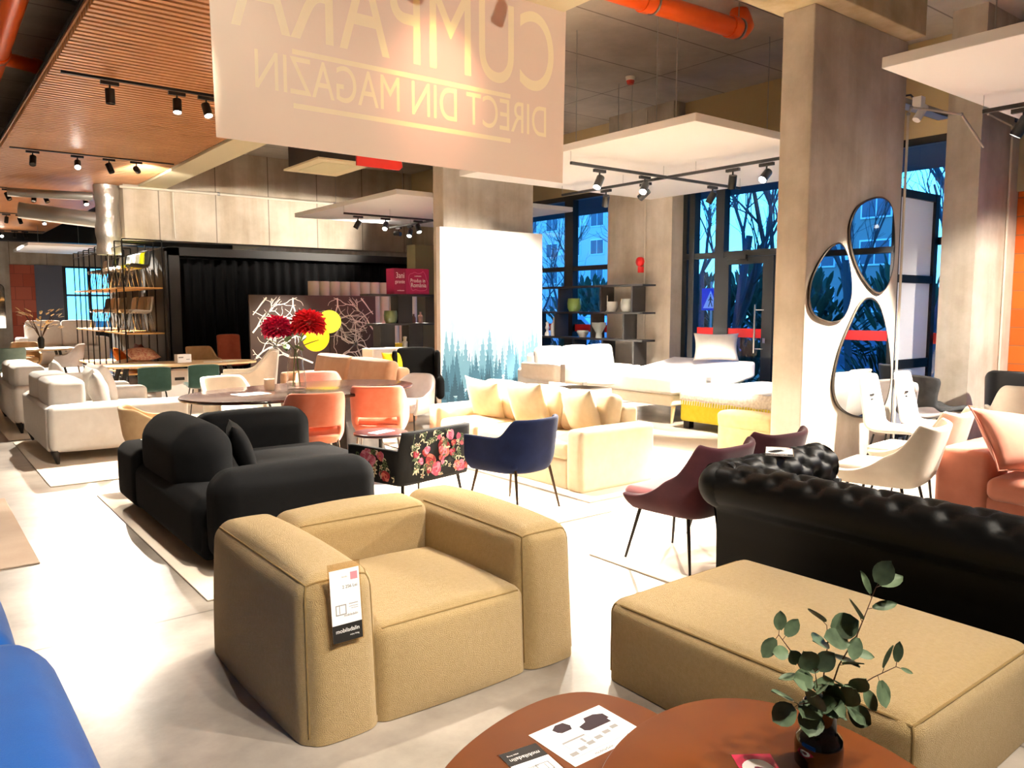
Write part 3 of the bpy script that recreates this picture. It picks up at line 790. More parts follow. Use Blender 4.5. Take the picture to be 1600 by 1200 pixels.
def pinkcard():
    t = thing('leaflet', 'glossy pink and white leaflet on the upper walnut top', 'leaflet', 1.76, 1.17, .4525, R(-35))
    mb = MB(); box(mb, -.055, .055, -.09, .09, 0, .001); mb.build('sheet', mat('pink print', '#c4304f', .25), t, smooth=False)
    b = MB(); prism(b, smooth_poly([(-.03,-.05),(.03,-.06),(.045,-.01),(.03,.05),(-.01,.065),(-.045,.03)], 4), .001, .0013); b.build('white_shape', M_paper, t, smooth=False)
    b = MB(); prism(b, smooth_poly([(-.015,-.02),(.02,-.025),(.025,.01),(-.01,.03)], 3), .0013, .0016); b.build('dark_shape', mat('dark pink print', '#6d1f33', .4), t, smooth=False)
pinkcard()

# ---------------------------------------------------------------- black vase with eucalyptus
VX, VY, VZ = 1.915, 1.10, .452
def blackvase():
    t = thing('vase', 'glossy black bottle vase on the walnut coffee table', 'vase', VX, VY, VZ)
    mb = MB()
    prof = [(.001,0),(.055,0),(.062,.01),(.064,.06),(.06,.085),(.047,.1),(.044,.105),(.043,.17),(.046,.178),(.042,.182),(.036,.175),(.034,.1),(.03,.03),(.001,.03)]
    lathe(mb, prof, 36); mb.build('body', mat('black glazed ceramic', '#050505', .12, coat=.5), t)
blackvase()
M_leaf = mat('eucalyptus leaf', '#3a4a36', .55, var=(22, '#66795a', .3), spec=.3)
M_twig = mat('eucalyptus twig', '#4a2e17', .7)
def leaf_mesh(mb, p, d, up, L, Wd, curl=.15):
    d = Vector(d).normalized(); s = d.cross(Vector(up)); s = s.normalized() if s.length > 1e-4 else d.orthogonal().normalized(); n = s.cross(d)
    rows = 6; cols = 4; vs = []; fs = []
    for i in range(rows+1):
        u = i/rows; w = Wd*math.sin(PI*min(1, u*.92+.06))**.7*(1 if u < .98 else .3)
        for j in range(cols+1):
            v = -1+2*j/cols
            q = Vector(p)+d*(L*u)+s*(w*v*.5)+n*(curl*L*(abs(v)**1.6*.35-u*u*.5))
            vs.append(tuple(q))
    for i in range(rows):
        for j in range(cols): fs.append((i*(cols+1)+j, (i+1)*(cols+1)+j, (i+1)*(cols+1)+j+1, i*(cols+1)+j+1))
    mb.add(vs, fs)
# camera-plane aware directions are not used: branches are laid out in the vase's own frame (a = across to the right, b = away)
RT = Vector((.79, -.613, 0)); AW = Vector((.613, .79, 0)); UP = Vector((0, 0, 1))
def branch(label, pts, leaves):
    """pts and leaf points given as (right, away, up) in metres from the vase mouth"""
    t = thing('eucalyptus_branch', label, 'eucalyptus branch', VX, VY, VZ+.16, 0, 'eucalyptus in the black vase')
    W3 = lambda q: RT*q[0]+AW*q[1]+UP*q[2]
    P = [W3(q) for q in pts]
    mb = MB(); tube(mb, P, [.0028-.0017*i/(len(P)-1) for i in range(len(P))], 6)
    lv = MB()
    for (at, off, L, wd) in leaves:
        i = min(len(P)-2, int(at*(len(P)-1))); k = at*(len(P)-1)-i; base = P[i].lerp(P[i+1], k)
        d = W3(off).normalized(); st = base+d*.014
        tube(mb, [base, st], .001, 4)
        leaf_mesh(lv, st, d, (random.uniform(-.6,.6)-.5*AW.x, random.uniform(-.6,.6)-.5*AW.y, .7), L*1.25, wd*1.3)
    mb.build('stem', M_twig, t); lv.build('leaves', M_leaf, t, angle=0)
LV = lambda *a: a
branch('eucalyptus branch rising highest to the right, pale tip against the black sofa', [(0,0,-.14),(.01,0,.0),(.05,.01,.12),(.10,.02,.20),(.13,.03,.27),(.15,.03,.33)],
       [(1,(.3,-.3,1),.06,.045),(1,(1,.1,.4),.055,.035),(.9,(-.4,0,1),.055,.018),(.8,(1,0,.2),.055,.022),(.7,(-.5,-.2,.9),.055,.05),(.62,(-.3,-.4,-.7),.05,.03),(.55,(-1,-.2,.3),.06,.05),(.5,(1,-.2,-.2),.045,.022),(.4,(.4,-.5,.3),.05,.045)])
branch('eucalyptus branch reaching far left with small tip leaves', [(0,0,-.14),(-.01,0,.0),(-.05,-.01,.1),(-.09,-.01,.17),(-.12,0,.21)],
       [(1,(-.6,0,-.9),.05,.034),(1,(.05,0,1),.042,.028),(.92,(.7,.1,.9),.045,.03),(.72,(-.9,-.3,.2),.04,.03),(.6,(-.5,-.5,.8),.05,.03),(.5,(-1,0,-.1),.045,.022),(.42,(.6,-.6,.4),.05,.042)])
branch('eucalyptus branch bending low to the right with a round end leaf', [(0,0,-.14),(.02,-.01,.0),(.07,-.02,.06),(.13,-.02,.10),(.19,-.02,.13)],
       [(1,(.1,0,1),.045,.02),(1,(1,0,-.4),.03,.01),(.85,(.3,0,1),.055,.014),(.8,(.15,-.4,-.9),.055,.058),(.62,(.4,-.2,-.7),.05,.03),(.5,(.2,-.5,.6),.05,.04),(.4,(.6,-.4,-.6),.055,.042),(.35,(.9,.3,.2),.05,.025)])
branch('eucalyptus sprig upright in the middle of the bunch', [(0,0,-.14),(0,.01,.0),(.02,.03,.10),(.03,.04,.17),(.025,.04,.22)],
       [(1,(-.7,-.1,.7),.048,.045),(.9,(1,-.2,.5),.06,.055),(.75,(-.6,-.5,.3),.055,.045),(.65,(.7,-.6,-.1),.06,.05),(.55,(-.9,-.2,.1),.055,.045),(.45,(.2,-.9,.2),.06,.05),(.35,(-.4,-.6,.4),.055,.04)])
branch('eucalyptus sprig drooping low on the left over the walnut top', [(0,0,-.14),(-.01,-.01,.0),(-.04,-.03,.035),(-.075,-.04,.035)],
       [(1,(-.9,0,.5),.055,.05),(1,(-.8,-.1,-.5),.055,.05),(.85,(.2,-.6,-.8),.055,.05),(.8,(.2,-.7,.5),.055,.055),(.6,(-.3,-.7,-.6),.06,.055),(.5,(.3,-.6,.4),.055,.04)])
branch('dense short eucalyptus sprig facing the viewer at the vase mouth', [(0,0,-.14),(0,-.01,0),(-.02,-.03,.06),(-.03,-.03,.12)],
       [(1,(-.5,-.3,.8),.055,.045),(1,(.4,-.4,.8),.055,.04),(.85,(-.9,-.4,.3),.055,.045),(.8,(.8,-.5,.2),.06,.05),(.7,(-.2,-.9,.5),.06,.05),(.6,(.5,-.8,-.2),.055,.045),(.5,(-.7,-.6,-.1),.06,.05)])
branch('short eucalyptus sprig drooping right at the vase mouth', [(0,0,-.14),(.01,-.01,-.005),(.035,-.02,.02),(.055,-.02,.02)],
       [(1,(.8,-.2,-.5),.055,.045),(.9,(.2,-.6,.9),.055,.045),(.75,(.5,.2,.4),.05,.04),(.6,(-.2,-.8,.2),.06,.045),(.5,(0,-.4,1),.06,.05)])

# ---------------------------------------------------------------- blue sofa at the lower left
def bluesofa():
    t = thing('sofa', 'royal blue velvet sofa with rounded upright back, cut by the left edge', 'sofa', 0, 0)
    mb = MB(); rbox(mb, (.08, 1.53, .46), (.44, 1.86, .76), .14, (.02,.02,.02), 8, 4, (.86,.98)); mb.build('right_back_panel', F_blue, t)
    mb = MB(); rbox(mb, (.03, 2.92, .45), (.42, .80, .72), .13, (.02,.01,.01), 8, 4, (.82,.97)); mb.build('left_back_panel', F_blue, t)
    mb = MB(); rbox(mb, (-.52, 2.0, .25), (.9, 2.3, .3), .09, (0,0,.03)); mb.build('seat', F_blue, t)
    for (x, y) in ((.1, .9), (.0, 3.05), (-.85, .9), (-.85, 3.0)): leg(t, (x, y, .14), (x, y, 0), .025, .018, M_legblk)
bluesofa()
def brownchair():
    t = thing('armchair', 'dark brown armchair at the left edge on a taupe rug', 'armchair', .02, 6.7, .012)
    mb = MB(); rbox(mb, (0, 0, .42), (.86, .9, .56), .1, (.02,.02,.02), 6, 4); mb.build('body', fabric('dark brown weave', '#3a2418', '#46301f'), t)
    mb = MB(); rbox(mb, (-.25, .0, .75), (.3, .86, .3), .1, (.02,.02,.02), 6, 4); mb.build('backrest', MATS['dark brown weave'], t)
    for (x, y) in ((-.35,-.35),(.35,-.35),(-.35,.35),(.35,.35)): leg(t, (x, y, .16), (x, y, 0), .02, .014, M_legblk)
brownchair()

# ---------------------------------------------------------------- rugs
def rug(label, x0, x1, y0, y1, m, h=.012):
    mb = MB(); box(mb, x0, x1, y0, y1, .0, h); o = mb.build('rug', m, smooth=False, mods=[('bevel', .004, 2)]); tag(o, label, 'rug', 'flat pale display rugs')
rug('pale flat rug under the black sectional sofa', 1.31, 4.6, 4.57, 7.82, F_rug)
rug('pale flat rug under the nearer grey sofa', 1.03, 4.5, 8.46, 11.6, F_rug)
rug('pale flat rug under the farther grey sofa', 1.0, 5.2, 11.75, 15.6, F_rug)
rug('taupe rug at the left edge under the brown armchair', -2.6, .64, 5.96, 8.2, F_rugd)
rug('pale rug under the cream sofa and navy chair', 4.66, 8.2, 4.9, 8.9, F_rug)
rug('pale rug under the wine velvet chairs', 3.66, 6.6, 3.12, 3.85, F_rug)
# ---------------------------------------------------------------- chair builders (front = +y)
def sstep(a, b, x):
    t = max(0, min(1, (x-a)/(b-a))); return t*t*(3-2*t)

def tub_shell(w, d, z0, top, flare=.15, lean=.18, db=None, e=2.5, taper_bottom=.22, nu=44, nv=12, cut=None, front=1.0):
    db = db or d*.5
    def f(u, v):
        s = 2*u-1; a = abs(s)
        if a <= .6:
            th = a/.6*PI/2; x = (w/2)*math.sin(th)**(2/e) if th > 0 else 0; y = -d/2+db-db*max(0, math.cos(th))**(2/e); back = math.cos(th)
        else:
            k = (a-.6)/.4; x = w/2; y = -d/2+db+(d*front-db)*k; back = 0
        zt = top(a); z = z0+(zt-z0)*v; h = z-z0
        k = 1+flare*h-taper_bottom*max(0, 1-h/.12)**2
        x = math.copysign(x, s)*k; y = y*(1-.5*taper_bottom*max(0, 1-h/.12)**2)-lean*h*back**.7
        return (x, y, z)
    mb = MB(); grid(mb, f, nu, nv, skip=cut); return mb

def four_legs(t, x0, y0, x1, y1, zt, m, r0=.014, r1=.009, yb0=None, yb1=None):
    """top spread x0,y0 ; bottom spread x1,y1"""
    for sx in (-1, 1):
        for sy in (-1, 1): leg(t, (sx*x0, sy*y0, zt), (sx*x1, sy*y1, 0), r0, r1, m)

def chair_open_back(name, label, m, legs, group=None, h=.88, cat='chair'):
    """upholstered carver with arms and a slot above the seat at the back"""
    t = thing(name, label, cat, group=group)
    top = lambda a: .64+(h-.64)*(1-sstep(.32, .62, a))-.02*sstep(.7, 1, a)
    cut = lambda u, v: abs(2*u-1) < .27 and .17 < v < .34
    tub_shell(.56, .54, .37, top, .12, .16, .34, 2.8, .16, 52, 18, cut, .98).build('backrest', m, t, mods=[('solid', .045, 0), ('sub', 1)])
    mb = MB(); rbox(mb, (0, .02, .465), (.49, .48, .11), .045, (0,.01,.02), 5, 3); mb.build('seat', m, t)
    four_legs(t, .2, .2, .25, .26, .42, legs)
    return t

def chair_tub(name, label, m, legs, group=None, h=.80, arm=.64, w=.58, d=.56, cat='chair', z0=.36, lean=.14, seatm=None, a0=.28, a1=.6, end=None, legr=.013):
    t = thing(name, label, cat, group=group)
    top = lambda a: arm+(h-arm)*(1-sstep(a0, a1, a))-(0 if end is None else (arm-end)*sstep(.6, 1, a))
    tub_shell(w, d, z0, top, .12, lean, d*.55, 2.7, .2, 44, 14, None, 1.0).build('backrest', m, t, mods=[('solid', .04, 0), ('sub', 1)])
    mb = MB(); rbox(mb, (0, .02, z0+.09), (w*.88, d*.92, .13), .05, (0,.01,.02), 5, 3); mb.build('seat', seatm or m, t)
    four_legs(t, w*.36, d*.36, w*.46, d*.5, z0+.04, legs, legr, legr*.65)
    return t

def chair_swoop(name, label, m, seatm, legs, group=None, h=.86, cat='chair'):
    """side chair whose sides sweep from the back top down to the seat front"""
    t = thing(name, label, cat, group=group)
    def top(a):
        if a < .40: return h-.03*(1-(a/.40)**2)
        return .455+(h-.455)*max(0, 1-(a-.40)/.56)**2.3
    tub_shell(.56, .60, .36, top, .06, .26, .20, 4.0, .26, 56, 14, None, .96).build('backrest', m, t, mods=[('solid', .04, 0), ('sub', 1)])
    mb = MB(); rbox(mb, (0, .04, .445), (.49, .54, .10), .045, (0,.015,.015), 5, 3); mb.build('seat', seatm, t)
    four_legs(t, .18, .19, .25, .27, .39, legs, .013, .008)
    return t

def chair_shell(name, label, m, legs, group=None, width=None, prof=None, h=.84, cat='chair', legm=None, thick=.022, style='four', nu=26, cup=.06):
    """one continuous seat and back; prof = list of (y, z) from seat front to back top ; width(s)"""
    t = thing(name, label, cat, group=group)
    P = prof or [(.26,.43),(.24,.455),(.12,.45),(0,.435),(-.12,.432),(-.2,.45),(-.235,.5),(-.25,.6),(-.27,.72),(-.295,h)]
    wd = width or (lambda s: .46-.06*abs(s-.5))
    n = len(P)-1
    def pt(s):
        x = s*n; i = min(n-1, int(x)); k = x-i
        p0, p1, p2, p3 = (P[max(0, i-1)], P[i], P[i+1], P[min(n, i+2)])
        return tuple(.5*((2*p1[j])+(-p0[j]+p2[j])*k+(2*p0[j]-5*p1[j]+4*p2[j]-p3[j])*k*k+(-p0[j]+3*p1[j]-3*p2[j]+p3[j])*k**3) for j in (0, 1))
    def f(u, v):
        y, z = pt(u); a = 2*v-1; w = wd(u)
        k = cup*abs(a)**2.2
        b = sstep(.45, .65, u)
        r = 1-.10*(abs(a)**4)*(1 if u > .93 or u < .04 else 0)
        return (a*w/2, y+k*b*1.1, z+k*(1-b)-.02*(abs(a)**4)*(u > .97))
    mb = MB(); grid(mb, f, nu, 12); mb.build('shell', m, t, mods=[('solid', thick, 0), ('sub', 1)])
    if style == 'four': four_legs(t, .15, .14, .22, .22, .43, legs, .010, .008)
    return t

def tub_lounge(): pass

# ---------------------------------------------------------------- sofas
def sofa(name, label, m, L, D, x, y, rz, seat_n=3, arm_w=.22, arm_h=.58, back_h=.82, seat_h=.43, legs=None, leg_h=.0, back_puff=.05, cushions=None, backw=.24, right=True, left=True, cat='sofa'):
    """front = +y, length along x"""
    t = thing(name, label, cat, x, y, 0, rz)
    z0 = leg_h
    mb = MB(); rbox(mb, (0, 0, (z0+seat_h-.13)/2+z0*.25), (L-2*arm_w*.98, D-.04, seat_h-.13-z0*.5), .03, n=6); mb.build('base', m, t)
    for s, nm, on in ((-1, 'left_arm', left), (1, 'right_arm', right)):
        if on:
            mb = MB(); rbox(mb, (s*(L/2-arm_w/2), 0, (arm_h+z0)/2), (arm_w, D, arm_h-z0), .05, (.005,.008,.01), 6, 3); mb.build(nm, m, t)
    mb = MB(); rbox(mb, (0, -D/2+backw/2, (back_h-.06+z0)/2), (L-2*arm_w*.98, backw, back_h-.06-z0), .06, (0,.01,.01), 6, 3); mb.build('back_frame', m, t)
    wn = (L-2*arm_w)/seat_n
    for i in range(seat_n):
        cx = -L/2+arm_w+wn*(i+.5)
        mb = MB(); rbox(mb, (cx, .08, seat_h-.06), (wn-.01, D-backw+.06, .16), .05, (0,.015,.025), 6, 3); mb.build('seat_cushion', m, t)
        mb = MB(); rbox(mb, (0,0,0), (wn-.015, .2, back_h-seat_h+.04), .07, (0,back_puff,.02), 6, 3, M=TM(cx, -D/2+backw+.07, seat_h+(back_h-seat_h)/2+.03, R(12))); mb.build('back_cushion', m, t)
    if legs and leg_h:
        for sx in (-1, 1):
            for sy in (-1, 1): leg(t, (sx*(L/2-.08), sy*(D/2-.08), z0+.03), (sx*(L/2-.05), sy*(D/2-.05), 0), .03, .014, legs)
    return t

def cushion(label, m, w, h, th, M, group=None, wr=0, piping=None):
    mb = MB(); pillow(mb, w, h, th, None, 12, wr); o = mb.build('cushion', m, None, angle=0); o.matrix_world = M; tag(o, label, 'cushion', group)
    if piping:
        p = MB(); tube(p, pillow_edge(w, h), .006, 5, closed=True); p.build('piping', piping, o)
    return o
# ================================================================ black sectional
def sectional():
    t = thing('sectional_sofa', 'low black sectional sofa with rounded backrests and chaise, seen from behind', 'sofa', 1.42, 4.86)
    def p(nm, b, r, puff=(.01,.01,.02), tp=None, M=None):
        x0, x1, y0, y1, z0, z1 = b
        mb = MB(); rbox(mb, ((x0+x1)/2, (y0+y1)/2, (z0+z1)/2), (x1-x0, y1-y0, z1-z0), r, puff, 7, 4, tp, M); mb.build(nm, F_black, t)
    p('right_arm', (.06, 1.18, 0, .34, .05, .66), .14)
    p('base', (.04, 1.1, .28, 2.5, .05, .3), .05)
    p('corner_block', (-.02, .62, 1.88, 2.52, .07, .56), .09)
    p('back_base', (.0, .4, .3, 2.0, .06, .46), .10)
    p('backrest', (.04, .46, .78, 1.98, .30, .86), .20)
    p('seat_cushion', (.36, 1.12, .34, 1.02, .24, .44), .08)
    p('chaise_cushion', (.4, 1.72, 1.0, 2.14, .22, .44), .09)
    p('chaise_base', (.4, 1.66, 1.04, 2.12, .05, .26), .05)
    p('rear_backrest', (.55, 1.6, 2.1, 2.45, .2, .76), .15)
sectional()
c = cushion('black scatter cushion leaning against the black backrest', F_black, .45, .45, .16, TM(2.05, 6.1, .60, R(70), 0, R(75)))
def sheet(label, x, y, z, w, d, rz, cat='paper', group=None, lines=True):
    t = thing('info_sheet', label, cat, x, y, z, rz, group)
    mb = MB(); box(mb, -w/2, w/2, -d/2, d/2, 0, .001); mb.build('sheet', M_paper, t, smooth=False)
    if lines:
        l = MB()
        for k in range(4): box(l, -w*.4, w*.3-.03*k, d*.3-d*.15*k, d*.33-d*.15*k, .001, .0013)
        l.build('print_lines', M_grey_ink, t, smooth=False)
    return t
sheet('white info sheet lying on the black sectional corner', 1.66, 6.98, .59, .3, .21, R(95))

# ================================================================ grey sofas
def grey_sofa():
    t = thing('grey_sofa', 'pale grey sofa with loose cushions, nearer of the two at left', 'sofa', 1.17, 9.6, 0, 0, 'pale grey sofas')
    def p(nm, b, r=.05, puff=(.01,.01,.015), m=F_grey, M=None):
        x0, x1, y0, y1, z0, z1 = b
        mb = MB(); rbox(mb, ((x0+x1)/2, (y0+y1)/2, (z0+z1)/2), (x1-x0, y1-y0, z1-z0), r, puff, 6, 3, None, M); mb.build(nm, m, t)
    p('right_arm', (.02, 1.45, -.02, .24, .14, .64), .06)
    p('left_arm', (.02, 1.45, 1.92, 2.16, .14, .64), .06)
    p('back_panel', (0, .1, .1, 2.1, .14, .62), .03)
    p('base', (.05, 1.38, .2, 1.95, .16, .34), .04)
    p('backrest', (.06, .42, .22, 1.08, .40, .9), .06, (.02,.01,.02))
    p('backrest', (.06, .42, 1.09, 1.94, .40, .9), .06, (.02,.01,.02))
    p('seat_cushion', (.36, 1.42, .25, 1.08, .32, .48), .06, (.01,.01,.03))
    p('seat_cushion', (.36, 1.42, 1.09, 1.92, .32, .48), .06, (.01,.01,.03))
    for (x, y) in ((.06, .03), (1.38, .03), (.06, 2.1), (1.38, 2.1)): leg(t, (x, y, .16), (x+(.03 if x < .5 else -.03), y, 0), .045, .014, M_legblk)
    return t
gs = grey_sofa()
dup(gs, 1.12, 12.3, 0, 0, 'pale grey sofa farther down the hall behind the nearer grey sofa')
cushion('grey creased cushion on the nearer grey sofa, next to the near arm', F_greyd, .5, .48, .2, TM(1.78, 10.12, .72, R(78), R(5), R(78)), 'cushions on the grey sofas', .006)
cushion('pale cushion on the nearer grey sofa, second from the near arm', F_grey, .52, .5, .22, TM(1.85, 10.75, .74, R(75), 0, R(90)), 'cushions on the grey sofas')
cushion('pale cushion at the far arm of the nearer grey sofa', F_grey, .55, .52, .24, TM(2.0, 11.2, .74, R(72), 0, R(100)), 'cushions on the grey sofas')
cushion('grey creased cushion on the farther grey sofa', F_greyd, .5, .48, .2, TM(1.72, 12.8, .72, R(78), 0, R(80)), 'cushions on the grey sofas', .006)

# ================================================================ dark oval dining table
M_wenge = mat('wenge veneer', '#2e1712', .22, var=(6, '#3f221a', .3), coat=.3)
def oval_table():
    t = thing('dining_table', 'long dark oval dining table with a red-flower vase', 'dining table', 3.5, 8.25, 0, R(12))
    mb = MB(); prism(mb, superellipse(1.38, .78, 2.3, 64), .765, .80, .016); mb.build('tabletop', M_wenge, t, angle=30)
    mb = MB()
    # angular pedestal: two crossed wedges
    v = [(-.42,-.28,0),(.42,-.28,0),(.42,.28,0),(-.42,.28,0),(-.22,-.12,.765),(.22,-.12,.765),(.22,.12,.765),(-.22,.12,.765)]
    mb.add(v, [(0,3,2,1),(4,5,6,7),(0,1,5,4),(1,2,6,5),(2,3,7,6),(3,0,4,7)], TM(.55, 0, 0, 0, 0, R(20))); mb.build('pedestal', mat('charcoal pedestal', '#3a3531', .5, var=(7, '#57504a', .2)), t, smooth=False)
oval_table()
co1 = chair_open_back('dining_chair', 'coral velvet dining chair with slotted back, left of the two at the dark table', F_coral, M_chrome, 'coral chairs at the dark table')
co1.location = (3.22, 7.42, 0); co1.rotation_euler.z = R(-14)
dup(co1, 4.08, 7.62, 0, R(-34), 'coral velvet dining chair with slotted back, right of the two at the dark table')
lp = fabric('powder pink velvet', '#d9a394', '#dfb0a2', 500, .12, .4)
dup(co1, 4.15, 9.25, 0, R(172), 'powder pink chair across the dark table behind the flower vase', 'chairs beyond the dark table', {F_coral: lp})
dup(co1, 3.05, 9.35, 0, R(190), 'cream chair across the dark table with its slotted back overexposed', 'chairs beyond the dark table', {F_coral: F_cwhite})
tb = chair_tub('dining_chair', 'tan curved chair at the left end of the dark table, beside the grey sofa', F_tan, M_legblk, None, .74, .62, .62, .62, lean=.12, end=.5)
tb.location = (1.98, 8.25, 0); tb.rotation_euler.z = R(-95)
gr = chair_tub('dining_chair', 'light grey round-backed chair at the right end of the dark table', F_lgrey, M_legblk, None, .84, .58, .58, .58, lean=.1, a0=.1, a1=.75)
gr.location = (5.1, 8.75, 0); gr.rotation_euler.z = R(118)

def vase_flowers():
    t = thing('vase', 'tall clear glass vase of water on the dark table', 'vase', 3.42, 8.3, .80)
    mb = MB(); lathe(mb, [(.001,.0),(.095,.0),(.105,.012),(.105,.1),(.085,.3),(.066,.42),(.07,.45),(.065,.45),(.061,.42),(.08,.3),(.098,.1),(.095,.03),(.001,.025)], 32)
    mb.build('body', M_vase, t)
vase_flowers()
M_petal = mat('red petals', '#cf0f1e', .5, var=(18, '#ec2638', .3)); M_petal2 = mat('magenta petals', '#bd0c3c', .5, var=(18, '#e01a58', .3))
M_green = mat('flower leaf', '#3f5a25', .6, var=(14, '#5f7a35', .3)); M_stem = mat('flower stem', '#5b7038', .6)
def mum(label, m, px, py, pz, tx, ty, r):
    t = thing('chrysanthemum', label, 'flower', 3.42, 8.3, .80, 0, 'red blooms in the glass vase')
    st = MB(); tube(st, [(tx, ty, .03), (tx*.2, ty*.2, .42), (px, py, pz)], .006, 6); st.build('stem', M_stem, t)
    f = MB(); N = 170
    for i in range(N):
        ph = i*2.39996; zz = 1-1.7*(i+.5)/N; rr = math.sqrt(max(0, 1-zz*zz))
        d = Vector((rr*math.cos(ph), rr*math.sin(ph), zz*.85+.05)); c = Vector((px, py, pz))
        leaf_mesh(f, c+d*r*.42, d+Vector((0,0,.12)), (0,0,1) if abs(d.z) < .9 else (1,0,0), r*random.uniform(.5,.66), r*.36, .5)
    f.build('petals', m, t, angle=0)
    l = MB()
    for k in range(4):
        a = k*1.7+px*30; leaf_mesh(l, (px*.5, py*.5, .42+.05*k), (math.cos(a), math.sin(a), .45), (0,0,1), .2, .075)
    l.build('leaves', M_green, t, angle=0)
mum('magenta red chrysanthemum, left bloom in the glass vase', M_petal2, -.17, .09, .66, .04, 0, .17)
mum('scarlet chrysanthemum, right bloom in front of the yellow lamp', M_petal, .13, -.06, .71, -.04, 0, .19)
def candle():
    t = thing('candle_holder', 'cream candle cup beside the glass vase', 'candle holder', 3.16, 8.42, .80)
    mb = MB(); lathe(mb, [(.001,0),(.05,0),(.058,.02),(.058,.12),(.05,.125),(.048,.1),(.001,.1)], 24); mb.build('cup', mat('cream wax glass', '#e6c9a6', .4), t)
candle()
sheet('white sheet lying on the dark table left of the vase', 2.85, 8.12, .801, .34, .24, R(10), lines=False)

# round side table
def round_table():
    t = thing('side_table', 'small round dark side table with a folded paper, beside the floral chair', 'side table', 3.62, 6.75)
    mb = MB(); prism(mb, superellipse(.26, .26, 2, 40), .47, .50, .012); mb.build('tabletop', mat('aubergine lacquer', '#3c1f22', .3), t)
    mb = MB(); tube(mb, [(0,0,.02),(0,0,.47)], .02, 10); mb.build('stem', M_black, t)
    mb = MB(); lathe(mb, [(.001,0),(.17,0),(.17,.012),(.02,.022),(.001,.022)], 28); mb.build('base', M_black, t)
round_table()
sheet('folded white paper on the small round table', 3.62, 6.73, .501, .26, .12, R(20), lines=False)

